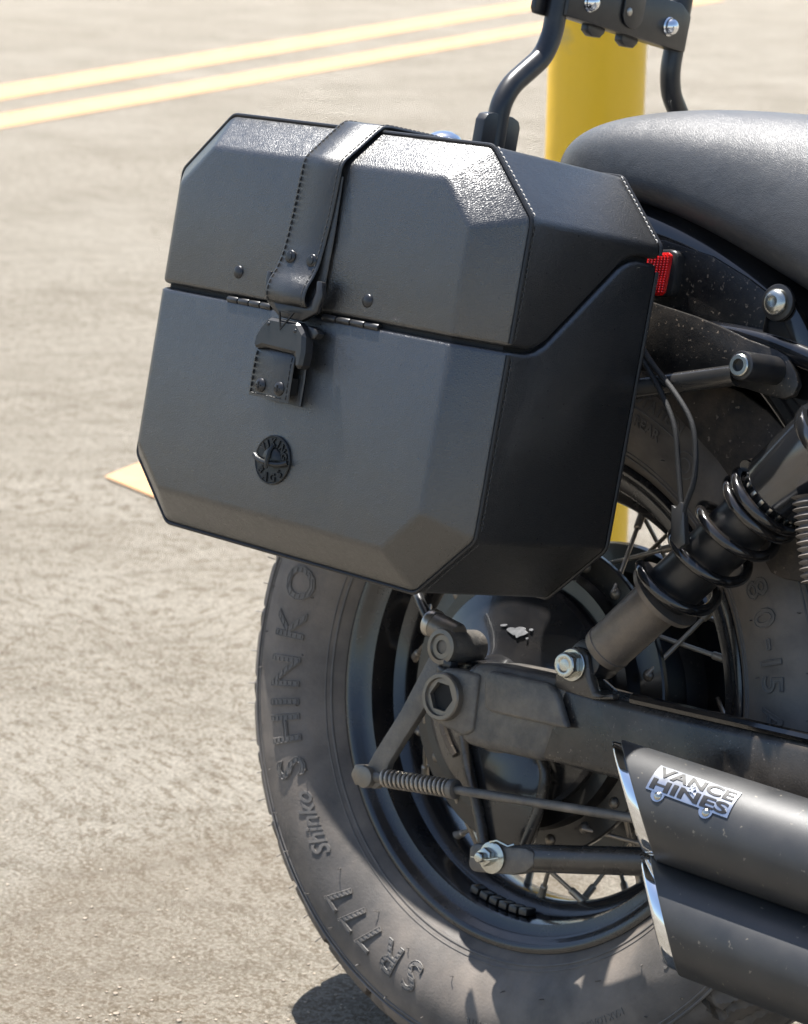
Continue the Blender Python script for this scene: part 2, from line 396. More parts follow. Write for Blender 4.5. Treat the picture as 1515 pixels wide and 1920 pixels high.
def line_paint():
    m = bpy.data.materials.new('line_paint'); m.use_nodes = True; t = m.node_tree; n = t.nodes; L = t.links; b = n['Principled BSDF']
    b.inputs['Roughness'].default_value = .9; b.inputs['Specular IOR Level'].default_value = .05
    g = n.new('ShaderNodeNewGeometry')
    q = n.new('ShaderNodeTexNoise'); q.inputs['Scale'].default_value = 9; q.inputs['Detail'].default_value = 8; q.inputs['Roughness'].default_value = .7; L.new(g.outputs['Position'], q.inputs['Vector'])
    r = n.new('ShaderNodeMapRange'); r.inputs['From Min'].default_value = .42; r.inputs['From Max'].default_value = .72; L.new(q.outputs['Fac'], r.inputs['Value'])
    x = n.new('ShaderNodeMix'); x.data_type = 'RGBA'; L.new(r.outputs[0], x.inputs['Factor'])
    x.inputs[6].default_value = (.54, .315, .17, 1); x.inputs[7].default_value = (.48, .325, .205, 1); L.new(x.outputs[2], b.inputs['Base Color'])
    bu = n.new('ShaderNodeBump'); bu.inputs['Distance'].default_value = .004; L.new(q.outputs['Fac'], bu.inputs['Height']); L.new(bu.outputs[0], b.inputs['Normal'])
    MATS['line_paint'] = m
line_paint()
def stripe(a0, a1, b0, b1, ext, label):
    A0, A1, B0, B1 = [G(*p, .004) for p in (a0, a1, b0, b1)]
    flat('painted_line', [A0 + (A0 - B0) * ext[0], A1 + (A1 - B1) * ext[0], B1 + (B1 - A1) * ext[1], B0 + (B0 - A0) * ext[1]], 'line_paint', label=label, cat='painted line')
stripe((0, 160), (0, 187), (1000, 0), (1000, 18), (.4, .9), 'faded orange painted line on the concrete, the farther of the two')
stripe((0, 214), (0, 240), (1000, 45), (1000, 63), (.4, .7), 'faded orange painted line on the concrete, the nearer of the two')
pa, pb, pc = G(195, 893, .004), G(330, 840, .004), G(292, 933, .004)
flat('painted_line', [pa, pa + (pb - pa) * 2.2, pc + (pb - pa) * 2.2, pc], 'line_paint', label='short end of an orange painted line behind the saddlebag', cat='painted line')

# ---------------------------------------------------------------- yellow bollard
def bollard():
    m = bpy.data.materials.new('yellow_paint'); m.use_nodes = True; t = m.node_tree; n = t.nodes; L = t.links; b = n['Principled BSDF']
    b.inputs['Roughness'].default_value = .42
    tc = n.new('ShaderNodeTexCoord')
    q = n.new('ShaderNodeTexNoise'); q.inputs['Scale'].default_value = 14; q.inputs['Detail'].default_value = 8; L.new(tc.outputs['Object'], q.inputs['Vector'])
    r = n.new('ShaderNodeMapRange'); r.inputs['From Min'].default_value = .56; r.inputs['From Max'].default_value = .70; L.new(q.outputs['Fac'], r.inputs['Value'])
    x = n.new('ShaderNodeMix'); x.data_type = 'RGBA'; L.new(r.outputs[0], x.inputs['Factor'])
    x.inputs[6].default_value = (.92, .55, .018, 1); x.inputs[7].default_value = (.62, .42, .10, 1); L.new(x.outputs[2], b.inputs['Base Color'])
    bu = n.new('ShaderNodeBump'); bu.inputs['Distance'].default_value = .002; L.new(q.outputs['Fac'], bu.inputs['Height']); L.new(bu.outputs[0], b.inputs['Normal'])
    MATS['yellow_paint'] = m
    D = 3.25; c = W(CB)
    d = (LROT @ ray(1119, 120)).normalized(); dh = Vector((d.x, d.y, 0)).length
    base = c + d * (D / dh); base.z = 0
    r_ = 176 / FPX * (base - c).length * .5 * .985
    mb = MB()
    H = 1.02
    prof = [(-.05, r_), (H - .03, r_)] + [(H - .03 + .05 * math.sin(a), r_ * math.cos(a)) for a in [k * PI / 2 / 8 for k in range(1, 8)]]
    mb.lathe(prof, (0, 0, 0), (0, 0, 1), 64)
    me = bpy.data.meshes.new('bollard'); me.from_pydata([tuple(v) for v in mb.v], [], mb.f); finish(me, 'yellow_paint')
    o = bpy.data.objects.new('bollard', me); col.objects.link(o); o.location = base
    o['label'] = 'yellow painted steel bollard standing behind the motorcycle'; o['category'] = 'bollard'
bollard()

# ================================================================ MOTORCYCLE
bike = thing('motorcycle', (0, 0, -.32), 'black motorcycle on its side stand, rear wheel and twin mufflers showing', 'motorcycle')

# ---------------------------------------------------------------- rear wheel
wheel = node('rear_wheel', (0, 0, 0), bike)
half = catmull([(-.046, .2000, 0), (-.055, .2075, 0), (-.064, .217, 0), (-.0765, .236, 0), (-.0830, .257, 0), (-.0825, .275, 0), (-.0785, .289, 0)], 5)
shoulder = catmull([(-.0770, .2925, 0), (-.0715, .3015, 0), (-.060, .3085, 0), (-.044, .3145, 0), (-.022, .3185, 0), (0, .320, 0)], 5)
prof = [(p.x, p.y) for p in half + shoulder]
SIDE = [(p.x, p.y) for p in half]
def side_y(r):
    for (y0, r0), (y1, r1) in zip(SIDE, SIDE[1:]):
        if r0 <= r <= r1: return y0 + (y1 - y0) * (r - r0) / max(1e-9, r1 - r0)
    return SIDE[-1][0] if r > SIDE[-1][1] else SIDE[0][0]
full = prof + [(-y, r) for y, r in prof[-2::-1]]
ntheta = 900
def groove(th, y, r):
    if r < .2915: return 0.0
    s = abs(y) / .0775
    sg = 1 if y < 0 else -1
    best = 0.0
    per = math.radians(360 / 30)
    for off, w, lo, hi, sl in ((0, .0070, .30, 1.01, .42), (.5, .0045, .50, .86, .30), (.33, .0032, .80, 1.02, -.1)):
        c = (th * sg + sl * (s - .5) + off * per + (0.5 * per if y > 0 else 0)) % per
        dd = min(c, per - c) * r
        if lo < s < hi and dd < w: best = max(best, .0082 if dd < w * .72 else .004)
    if abs(s - .22) < .045: best = max(best, .0055)
    return best
rows = []
for k in range(ntheta):
    th = 2 * PI * k / ntheta; ct, st = math.cos(th), math.sin(th); row = []
    for y, r in full:
        g = groove(th, y, r); rr = r - g; yy = y * (1 - g * 1.2)
        row.append(Vector((rr * ct, yy, rr * st)))
    rows.append(row)
mb = MB(); mb.grid(rows, close_u=True)
tyre = build(mb, 'tyre', 'rubber', wheel, angle=32)
# fine moulded ribs around bead and shoulder
mb = MB()
for r, w in ((.2155, .0011), (.2195, .0007), (.2865, .0009), (.2905, .0012)):
    mb.tube([Vector((r * math.cos(a), side_y(r) - .0001, r * math.sin(a))) for a in [2 * PI * k / 240 for k in range(240)]], w, 6, closed=True)
build(mb, 'sidewall_rib', 'rubber_text', wheel)
# lettering, moulded on the sidewall, read clockwise with tops outward
def on_side(th0, r0):
    def fn(u, v, h):
        r = r0 + v; th = th0 - u / r0
        y = side_y(r) - h
        return Vector((r * math.cos(th), y, r * math.sin(th)))
    return fn
def ang_of(px, py, r=.255):
    p = U(px, py, side_y(r)); return math.atan2(p.z, p.x)
mb = MB()
for ch, (px, py) in zip('SHINKO', ((590, 1425), (574, 1360), (566, 1315), (568, 1262), (583, 1185), (603, 1115))):
    th = ang_of(px, py)
    raise_text(mb, text2d(ch, .040, .012, cuts=8), on_side(th, .2535), -.0006, .0009)
    outline(mb, text2d(ch, .040, .012, cuts=8), on_side(th, .2535), .0010, .00050)
    raise_text(mb, text2d(ch, .038, -.004, stripes=6), on_side(th, .2535), 0, .0016)
for ch, (px, py) in zip('SR777', ((785, 1790), (748, 1757), (711, 1723), (682, 1690), (657, 1655))):
    th = ang_of(px, py)
    raise_text(mb, text2d(ch, .036, .01, cuts=8), on_side(th, .253), -.0006, .0009)
    outline(mb, text2d(ch, .036, .01, cuts=8), on_side(th, .253), .0010, .00050)
    raise_text(mb, text2d(ch, .034, -.004, stripes=6), on_side(th, .253), 0, .0016)
for ch, (px, py) in zip('80-15 A', ((1400, 1112), (1415, 1165), (1424, 1212), (1428, 1245), (1431, 1285), (1433, 1310), (1436, 1352))):
    if ch != ' ':
        raise_text(mb, text2d(ch, .030, .006, cuts=6), on_side(ang_of(px, py, .25), .252), -.0006, .0008)
        outline(mb, text2d(ch, .030, .006, cuts=6), on_side(ang_of(px, py, .25), .252), .0009, .0007)
raise_text(mb, text2d('ROTATION', .0125, .02, cuts=4), on_side(ang_of(1205, 812, .262), .266), -.0006, .0010)
raise_text(mb, text2d('REAR', .012, .02, cuts=4), on_side(ang_of(1190, 845, .25), .249), -.0006, .0010)
raise_text(mb, text2d('Shinko', .022, .015, shear=.4, cuts=6), on_side(ang_of(617, 1527, .248), .2475), -.0006, .0010)
raise_text(mb, text2d('MAX LOAD 340 kg AT 280 kPa COLD  TUBE TYPE', .0075, .02, cuts=3), on_side(ang_of(1010, 1838, .262), .2645), -.0006, .0006)
raise_text(mb, text2d('PLIES TREAD 4 NYLON SIDEWALL 4 NYLON DOT', .0070, .02, cuts=3), on_side(ang_of(1010, 1862, .265), .2760), -.0006, .0006)
raise_text(mb, text2d('SS', .018, .0, shear=.3, cuts=4), on_side(ang_of(1245, 1770, .25), .25), -.0006, .0007)
th = ang_of(1271, 888, .25)                                            # round approval mark
for rr in (.0105, .0055):
    f = on_side(th, .247)
    mb.tube([f(rr * math.cos(a), rr * math.sin(a), 0) for a in [2 * PI * k / 28 for k in range(28)]], .0006, 5, closed=True)
f = on_side(ang_of(1205, 826, .258), .2575)
mb.tube([f(u, 0, .0002) for u in [-.028 + .056 * k / 12 for k in range(13)]] + [f(.036, -.006, .0002)], .0008, 5)
build(mb, 'sidewall_lettering', 'rubber_text', wheel, angle=12)
# rubber whiskers left from moulding
mb = MB()
rnd = random.Random(4)
for r, n_, ph in ((.281, 44, .02), (.2375, 30, .07)):
    for k in range(n_):
        th = ph + 2 * PI * k / n_ + rnd.uniform(-.02, .02); rj = r + rnd.uniform(-.004, .004)
        p = Vector((rj * math.cos(th), side_y(rj) + .0006, rj * math.sin(th)))
        l = rnd.uniform(.0035, .0065)
        mb.tube([p, p + Vector((rnd.uniform(-.0006, .0006), -l * .6, rnd.uniform(-.0006, .0006))), p + Vector((rnd.uniform(-.0015, .0015), -l, rnd.uniform(-.001, .001)))], .00042, 5)
for k in range(70):
    th = 2 * PI * k / 70 + rnd.uniform(-.02, .02); p = Vector((.306 * math.cos(th), -.066, .306 * math.sin(th)))
    n_ = Vector((math.cos(th), -.55, math.sin(th))).normalized()
    mb.tube([p, p + n_ * rnd.uniform(.004, .008)], .00042, 5)
build(mb, 'rubber_whiskers', 'rubber_text', wheel, kind='stuff')
# rim
rp = [(-.0475, .2035), (-.0520, .2075), (-.0555, .2065), (-.0565, .2030), (-.0545, .1985), (-.0490, .1955), (-.0465, .1900), (-.0455, .1842), (-.0400, .1818), (-.0300, .1808), (-.0235, .1790), (-.0190, .1700), (-.0150, .1672), (0, .1668)]
rp = rp + [(-y, r) for y, r in rp[-2::-1]]
inner = rp
outer = [(y * .93, r + .0045) for y, r in rp[::-1]]
mb = MB(); mb.grid([[Vector((r * math.cos(a), y, r * math.sin(a))) for y, r in inner + outer] for a in [2 * PI * k / 180 for k in range(180)]], close_u=True, close_v=True)
build(mb, 'rim', 'rim_black', wheel, angle=45)
# hub
mb = MB()
mb.lathe([(-.066, .094), (-.066, .1065), (-.056, .1085), (-.052, .1085), (-.0505, .1135), (-.0500, .1285), (-.0485, .1297), (-.0445, .1297), (-.0430, .1280), (-.0425, .106), (-.030, .098), (0, .088), (.030, .094), (.0425, .106), (.043, .128), (.0485, .1297), (.050, .1285), (.050, .100), (.066, .094)], (0, 0, 0), (0, 1, 0), 96)
hub = build(mb, 'hub', 'hub_black', wheel, angle=30)
NSP = 40
for k in range(NSP):
    near = k % 2 == 0; j = k // 2
    sy = -1 if near else 1
    th = 2 * PI * (j + (.0 if near else .5)) / (NSP / 2) + .06
    lean = (1 if j % 2 else -1) * .30
    p0 = Vector((.1165 * math.cos(th), sy * (.0535 if j % 2 else .041), .1165 * math.sin(th)))
    a = th + lean
    p1 = Vector((.1705 * math.cos(a), sy * .010, .1705 * math.sin(a)))
    d = (p1 - p0).normalized(); pn = p1 - d * .0185
    mb = MB(); mb.tube([p0, p0 + d * .004, pn, p1 - d * .002], .0019, 10)
    mb.lathe([(0, .0022), (.001, .0032), (.0135, .0034), (.0150, .0042), (.0195, .0046)], pn, d, 10)
    build(mb, 'spoke', 'spoke_steel', wheel)
    if near:
        mb = MB(); q = Vector((.1165 * math.cos(th), -.0500, .1165 * math.sin(th)))
        mb.dome(q, (0, -1, 0), .0050, .0042, 14)
        build(mb, 'spoke_head', 'bolt_dull', wheel)
# stick-on balance weights on the rim
t0 = [math.atan2(U(*p, -.030).z, U(*p, -.030).x) for p in ((885, 1680), (1000, 1722))]
for k in range(6):
    a = t0[0] + (t0[1] - t0[0]) * (k + .5) / 6
    e1 = Vector((math.cos(a), 0, math.sin(a))); e2 = Vector((-math.sin(a), 0, math.cos(a)))
    rm = Matrix((e2, Vector((0, 1, 0)), e1)).transposed()
    mb = MB(); mb.box(e1 * .1775 + Vector((0, -.032, 0)), (.0085, .013, .006), rm)
    build(mb, 'balance_weight', 'black_metal', wheel, bevel=.001)

# ---------------------------------------------------------------- brake plate and linkage
mb = MB()
mb.lathe([(-.060, .0935), (-.072, .0935), (-.0765, .0910), (-.0790, .0860), (-.0835, .0740), (-.0915, .0520), (-.0960, .0400), (-.1000, .0335), (-.1080, .0300), (-.1300, .0280)], (0, 0, 0), (0, 1, 0), 96)
bp = build(mb, 'brake_plate', 'panel_black', bike, angle=28)
mb = MB()
mb.prism([U(*p, -.094) for p in ((868, 1380), (1012, 1415), (1020, 1470), (1000, 1530), (985, 1585), (905, 1592), (893, 1520), (878, 1450))], (0, .014, 0))
build(mb, 'torque_lug', 'panel_black', bp, bevel=.003)
for pts in (((868, 1380), (880, 1450), (896, 1520), (908, 1588)), ((1010, 1412), (1022, 1450), (1012, 1510), (984, 1585))):
    mb = MB(); mb.tube(catmull([U(*p, -.097) for p in pts], 6), .0048, 10)
    build(mb, 'cast_rib', 'swingarm_paint', bp)
mb = MB()                                                            # curved stiffening rib on the plate
mb.tube([Vector((.072 * math.cos(a), -.0855, .072 * math.sin(a))) for a in [PI * 1.02 + k * .9 / 20 for k in range(21)]], .0035, 8)
build(mb, 'cast_rib', 'swingarm_paint', bp)
mb = MB()                                                            # chipped paint
rnd = random.Random(11)
def plate_pt(px, py):
    p = U(px, py, -.0870); r = math.hypot(p.x, p.z)
    y = -.0790 - (.0860 - min(r, .086)) * .37
    return U(px, py, y - .0012)
for cx, cy, rx, ry, n_, amp in ((970, 1183, 19, 13, 15, .55), (944, 1172, 6, 2.6, 8, .3), (995, 1181, 3.2, 2.6, 7, .4), (987, 1197, 2.4, 2, 6, .3)):
    pr = [(cx + rx * rnd.uniform(1 - amp, 1.1) * math.cos(2 * PI * k / n_), cy + ry * rnd.uniform(1 - amp, 1.15) * math.sin(2 * PI * k / n_)) for k in range(n_)]
    sm = catmull([(x, y, 0) for x, y in pr[-1:] + pr + pr[:2]], 4)[4:4 + 4 * n_]
    mb.prism([plate_pt(p.x, p.y) for p in sm], (0, .0012, 0))
build(mb, 'paint_chip', 'paint_chip', bp)

mb = MB(); a_ = [U(*p, -.142) for p in ((803, 1232), (818, 1222), (842, 1230), (830, 1262), (798, 1322), (754, 1390), (728, 1432), (718, 1468), (702, 1480), (684, 1474), (680, 1450), (700, 1412), (750, 1333))]
mb.prism(a_, (0, .008, 0))
arm = build(mb, 'brake_arm', 'cast_dusty', bike, bevel=.0016)
mb = MB(); p = U(690, 1457, -.142); mb.rcyl(p + Vector((0, -.006, 0)), p + Vector((0, .014, 0)), .0088, .001)
build(mb, 'pivot_pin', 'bolt_dull', arm)
mb = MB(); p = U(673, 1453, -.132); mb.hexnut(p, (0, 1, 0), .0095, .010, .3)
build(mb, 'adjuster_nut', 'bolt_dull', arm, bevel=.0008)
mb = MB(); p = U(830, 1213, -.150)
mb.rcyl(p, p + Vector((0, .040, 0)), .0140, .002)
cam_ = build(mb, 'brake_cam', 'cast_dusty', bike)
mb = MB(); mb.lathe([(0, .0145), (-.0025, .0138), (-.0030, .0105), (-.0012, .0095), (-.0012, .0055), (.002, .005)], p + Vector((0, -.0003, 0)), (0, 1, 0), 28, cap0=False)
build(mb, 'cap', 'bolt_dull', cam_)
mb = MB(); mb.rcyl(U(806, 1167, -.138), U(860, 1195, -.138), .0108, .003)
build(mb, 'clamp', 'bolt_dull', cam_)
mb = MB(); mb.rcyl(U(806, 1166, -.138), U(818, 1172, -.138), .0117, .0015); build(mb, 'clamp_ring', 'steel', cam_)
mb = MB(); mb.tube(catmull([U(775, 1090, -.115), U(788, 1128, -.13), U(806, 1166, -.138)], 5), .0042, 10)
build(mb, 'cable', 'black_metal', cam_)

mb = MB(); r0, r1 = U(700, 1456, -.142), U(1230, 1541, -.142)
mb.tube([r0, r0.lerp(r1, .3), r0.lerp(r1, .302), r1], [.0042, .0042, .0037, .0037], 12)
rod = build(mb, 'brake_rod', 'cast_dusty', bike)
mb = MB(); s0, s1 = U(722, 1459, -.142), U(846, 1479, -.142); dr = (s1 - s0).normalized()
e1 = (Vector((0, 0, 1)) - dr * dr.z).normalized(); e2 = dr.cross(e1); NC = 15
mb.tube([s0.lerp(s1, k / (NC * 14)) + (e1 * math.cos(2 * PI * k / 14) + e2 * math.sin(2 * PI * k / 14)) * .0066 for k in range(NC * 14 + 1)], .00125, 6)
build(mb, 'return_spring', 'spoke_steel', rod)
mb = MB(); mb.rcyl(s1 - dr * .001, s1 + dr * .005, .0080, .001); build(mb, 'collar', 'cast_dusty', rod)

mb = MB()                                                            # torque link
l0, l1 = U(985, 1609, -.128), U(1260, 1617, -.128)
mb.tube([l0, l0.lerp(l1, .06), l1], [.0105, .0108, .0108], 20)
link = build(mb, 'torque_link', 'swingarm_paint', bike)
mb = MB(); mb.prism([U(*p, -.140) for p in ((879, 1586), (890, 1581), (985, 1590), (1000, 1598), (1000, 1622), (985, 1636), (960, 1641), (885, 1635), (876, 1625))], (0, .018, 0))
build(mb, 'clevis', 'cast_dusty', link, bevel=.003)
mb = MB(); c_ = U(924, 1608, -.1405); mb.rcyl(c_, c_ + Vector((0, -.0022, 0)), .0125, .0006)
build(mb, 'washer', 'zinc_bolt', link)
mb = MB(); mb.hexnut(c_ + Vector((-.003, -.0022, 0)), (0, -1, 0), .0075, .006, .2); mb.rcyl(c_ + Vector((-.003, -.008, 0)), c_ + Vector((-.003, -.015, 0)), .004, .0008)
build(mb, 'nut', 'zinc_bolt', link, bevel=.0005)
mb = MB(); mb.tube([c_ + Vector((-.012, -.0115, -.002)), c_ + Vector((.004, -.0115, .0)), c_ + Vector((.013, -.009, .004))], .0009, 6); mb.tube([c_ + Vector((-.002, -.004, .012)), c_ + Vector((.006, -.006, .0155)), c_ + Vector((.015, -.003, .0135)), c_ + Vector((.019, -.001, .016))], .0011, 6)
build(mb, 'cotter_pin', 'zinc_bolt', link)

# ---------------------------------------------------------------- swingarm
mb = MB()
arm_poly = [(.006, .012), (.008, .024), (.018, .0310), (.040, .0325), (.10, .0365), (.165, .0370), (.36, .0480), (.60, .060), (.60, .000), (.36, -.012), (.167, -.0215), (.060, -.0275), (.022, -.0305), (.011, -.027), (.008, -.014)]
mb.prism([(x, -.155, z) for x, z in arm_poly], (0, .050, 0))
sw = build(mb, 'swingarm', 'swingarm_paint', bike, bevel=.0075, seg=4, bang=40)
mb = MB(); mb.prism([(x, -.1572, z) for x, z in ((.013, .020), (.020, .0325), (.040, .0348), (.098, .0388), (.116, .0390), (.104, -.0260), (.060, -.0300), (.022, -.0328), (.013, -.022))], (0, .055, 0))
build(mb, 'axle_block', 'cast_dusty', sw, bevel=.0085, seg=4, bang=40)
mb = MB()
mb.prism([(x, -.1600, z) for x, z in ((-.004, .0225), (.012, .0240), (.030, .0250), (.033, -.020), (.024, -.0255), (.006, -.0235), (-.012, -.0205), (-.018, -.008), (-.018, .010))], (0, .020, 0))
build(mb, 'axle_lug', 'cast_dusty', sw, bevel=.003, seg=3)
mb = MB(); cen = Vector((0, -.1600, 0)); nseg = 48
def hexr(a, r): 
    q = (a % (PI / 3)) - PI / 6; return r * math.cos(PI / 6) / math.cos(q)
prof_r = []
for (dy, ro, hx) in ((0, .0190, 0), (-.0055, .0188, 0), (-.0068, .0178, 0), (-.0068, .0150, 0), (-.0045, .0142, 0), (-.0045, .0120, 1), (.020, .0118, 1)):
    prof_r.append([cen + Vector(((ro if not hx else hexr(a, ro)) * math.cos(a), dy, (ro if not hx else hexr(a, ro)) * math.sin(a))) for a in [2 * PI * k / nseg for k in range(nseg)]])
mb.grid(prof_r, close_v=True)
ax_o = build(mb, 'axle_end', 'bolt_dull', sw, angle=25)
mb = MB(); mb.cyl(cen + Vector((0, -.0004, 0)), cen + Vector((0, -.0002, 0)), .0128, n=24); build(mb, 'axle_bore_shade', 'bore', sw)  # black disc paints the shade of a deep hole into the socket
mb = MB(); p = U(843, 1252, -.147); mb.hexnut(p, (0, 0, 1), .0068, .006, .2); mb.rcyl(p - Vector((0, 0, .006)), p, .0098, .001)
build(mb, 'adjuster_bolt', 'black_metal', sw, bevel=.0006)
mb = MB(); mb.prism([U(*p, -.1640) for p in ((917, 1257), (1026, 1281), (1041, 1296), (1062, 1366), (1035, 1362), (918, 1335), (906, 1326), (906, 1275))], (0, .008, 0))
build(mb, 'pad', 'cast_dusty', sw, bevel=.0028, seg=3)
mb = MB(); mb.prism([U(*p, -.158) for p in ((1038, 1290), (1041, 1262), (1049, 1235), (1060, 1220), (1076, 1212), (1092, 1215), (1102, 1230), (1107, 1270), (1114, 1296), (1128, 1303), (1148, 1300), (1150, 1312), (1110, 1312))], (0, .009, 0))
brk = build(mb, 'shock_bracket', 'swingarm_paint', sw, bevel=.002)
mb = MB(); mb.prism([U(*p, -.128) for p in ((1060, 1300), (1068, 1235), (1085, 1220), (1105, 1225), (1120, 1270), (1160, 1306))], (0, .009, 0))
build(mb, 'shock_bracket', 'swingarm_paint', sw, bevel=.002)
mb = MB(); mb.tube([(.17, -.150, .0395), (.28, -.150, .0460), (.45, -.150, .0555)], .0042, 8)
build(mb, 'weld_seam', 'gloss_black', sw)
# far side: final drive housing and shaft tube
mb = MB(); mb.lathe([(.062, .06), (.066, .092), (.090, .098), (.120, .085), (.140, .055), (.150, .02)], (0, 0, 0), (0, 1, 0), 48)
mb.tube([(.03, .11, .0), (.14, .112, .012), (.60, .112, .05)], [.05, .036, .036], 24)
build(mb, 'final_drive', 'dark_void', bike)

# ---------------------------------------------------------------- shock absorber
A0, A1 = U(1118, 1235, -.140), U(1470, 910, -.140)
axd = (A1 - A0).normalized()
def at(px):                                                          # distance along the shock axis of the point seen at column px
    best = None
    for k in range(600):
        q = A0 + axd * (k * .001 - .1); c = R @ (q - CB); x = FPX * c.x / c.z + 757.5
        if best is None or abs(x - px) < best[0]: best = (abs(x - px), k * .001 - .1)
    return best[1]
h1 = (Vector((0, 1, 0)) - axd * axd.y).normalized(); h2 = axd.cross(h1)
tb, tt = at(1133), at(1245)
mb = MB(); mb.lathe([(tb - .001, .0150), (tb, .0182), (tb + .006, .0193), (tb + .0065, .0186), (tt - .006, .0196), (tt - .005, .0205), (tt, .0205), (tt + .001, .019)], A0, axd, 40)
shock = build(mb, 'shock_absorber', 'shock_grey', bike, angle=30)
mb = MB(); mb.rcyl(A0 + Vector((0, -.0140, 0)) + axd * (tb - .010), A0 + Vector((0, .0140, 0)) + axd * (tb - .010), .0150, .002)
mb.tube([A0 + axd * (tb - .012), A0 + axd * (tb + .004)], .0130, 16)
build(mb, 'lower_eye', 'black_metal', shock)
mb = MB()
bb = U(1073, 1247, -.1585); mb.rcyl(bb, bb + Vector((0, -.0020, 0)), .0124, .0006, 32); mb.hexnut(bb + Vector((0, -.002, 0)), (0, -1, 0), .0098, .0080, .25)
mb.lathe([(-.0100, .0045), (-.0107, .006), (-.0107, .0086), (-.0100, .0092)], bb, (0, 1, 0), 24, cap0=False, cap1=False)
build(mb, 'mounting_bolt', 'zinc_bolt', shock, bevel=.0006)
tc_ = at(1452)
mb = MB(); mb.lathe([(tt - .002, .0208), (tc_ - .062, .0208), (tc_ - .060, .0214), (tc_ + .01, .0214)], A0, axd, 36)
build(mb, 'damper_sleeve', 'black_metal', shock)
mb = MB(); mb.lathe([(tt - .002, .0225), (tt - .001, .0290), (tt + .003, .0295), (tt + .004, .0215)], A0, axd, 40); build(mb, 'spring_seat', 'shock_grey', shock)
tops = [at(x) for x in (1256, 1316, 1370, 1420, 1436, 1450)]
mb = MB(); path = []
nT = len(tops) - 1
for i in range(nT):
    for k in range(36):
        f_ = k / 36; tpos = tops[i] + (tops[i + 1] - tops[i]) * f_
        a = 2 * PI * f_ + 2.2
        path.append(A0 + axd * tpos + (h1 * math.cos(a) + h2 * math.sin(a)) * .0288)
mb.tube(path, .0042, 14)
build(mb, 'coil_spring', 'spring_black', shock)
t2 = tc_ + .001
mb = MB(); mb.lathe([(t2, .0225), (t2 + .001, .0275), (t2 + .004, .0290), (t2 + .052, .0300), (t2 + .055, .0320), (t2 + .060, .0325), (t2 + .063, .0315), (t2 + .064, .0285), (t2 + .060, .0270), (t2 + .062, .0240), (t2 + .070, .0180)], A0, axd, 48)
build(mb, 'upper_cover', 'shock_chrome', shock, angle=30)
mb = MB()
for k in range(18):
    a = 2 * PI * k / 18; mb.box(A0 + axd * (t2 - .002) + (h1 * math.cos(a) + h2 * math.sin(a)) * .0235, (.003, .003, .006), Matrix((h1 * math.cos(a) + h2 * math.sin(a), -h1 * math.sin(a) + h2 * math.cos(a), axd)).transposed())
build(mb, 'preload_notches', 'steel', shock, bevel=.0004)
ue = A0 + axd * (t2 + .075)
mb = MB(); mb.rcyl(ue + Vector((0, -.022, 0)), ue + Vector((0, .03, 0)), .014, .002); build(mb, 'upper_eye', 'black_metal', shock)

# ---------------------------------------------------------------- mufflers
def muffler(yc, zc, r, pt, pb):
    n = 64
    N = ray(*pt).cross(ray(*pb))
    def cut(y, z):
        xf = CB.x - (N.y * (y - CB.y) + N.z * (z - CB.z)) / N.x; x0_ = CB.x - (N.y * (yc - CB.y) + N.z * (z - CB.z)) / N.x
        return x0_ + (xf - x0_) * .93
    x_top = cut(yc, zc + r)
    def ringp(x_off, rr, k):
        a = 2 * PI * k / n; y = yc + rr * math.cos(a); z = zc + rr * math.sin(a)
        return Vector((cut(y, z) + x_off, y, z))
    mb = MB(); rows = []
    for xo, rr in ((.030, r - .004), (.0014, r - .004), (.0004, r - .0012), (.0010, r - .0003), (.0022, r)):
        rows.append([ringp(xo, rr, k) for k in range(n)])
    for xx in (.36, .45, .62, .90):
        rows.append([Vector((xx, yc + r * math.cos(2 * PI * k / n), zc + r * math.sin(2 * PI * k / n))) for k in range(n)])
    mb.grid(rows, close_v=True, cap1=True)
    body = build(mb, 'muffler', 'muffler_black', bike, angle=35)
    mb = MB(); rows = []
    for xo, rr in ((.02, r - .0045), (.004, r - .0022), (-.0068, r - .0024), (-.0092, r - .0034), (-.0102, r - .0055), (-.0088, r - .0085), (.01, r - .0105), (.10, r - .0105)):
        rows.append([ringp(xo, rr, k) for k in range(n)])
    mb.grid(rows, close_v=True)
    build(mb, 'end_tip', 'chrome', body, angle=50)
    mb = MB(); mb.cyl((x_top + .10, yc, zc), (x_top + .102, yc, zc), r - .0025, n=32); build(mb, 'bore', 'bore', body)
    return body
mu = muffler(-.235, -.0115, .0360, (1160, 1378), (1226, 1602))
ml = muffler(-.235, -.0810, .0360, (1216, 1598), (1264, 1796))
# badge wrapped on the upper muffler
MY, MZ, MR = -.235, -.0115, .0360
def on_muf(u, v, h):                                                  # u along the pipe, v up the face
    pc_ = (.2905 + u, BA + v / MR)
    a = pc_[1]
    return Vector((pc_[0], MY - (MR + h) * math.cos(a), MZ + (MR + h) * math.sin(a)))
def muf_ang(px, py):
    best = (9, 0, 0)
    d = ray(px, py)
    # ray / cylinder hit, axis along x
    oy, oz = CB.y - MY, CB.z - MZ; a = d.y ** 2 + d.z ** 2; b = 2 * (oy * d.y + oz * d.z); c = oy * oy + oz * oz - MR ** 2
    s = (-b - math.sqrt(max(0, b * b - 4 * a * c))) / (2 * a); p = CB + d * s
    return p.x, math.atan2(p.z - MZ, -(p.y - MY))
bx0 = [muf_ang(*p) for p in ((1240, 1440), (1391, 1492), (1213, 1476), (1362, 1533))]
BX = sum(b[0] for b in bx0) / 4; BA = sum(b[1] for b in bx0) / 4
def uv(px, py):
    x, a = muf_ang(px, py); return (x - BX, (a - BA) * MR)
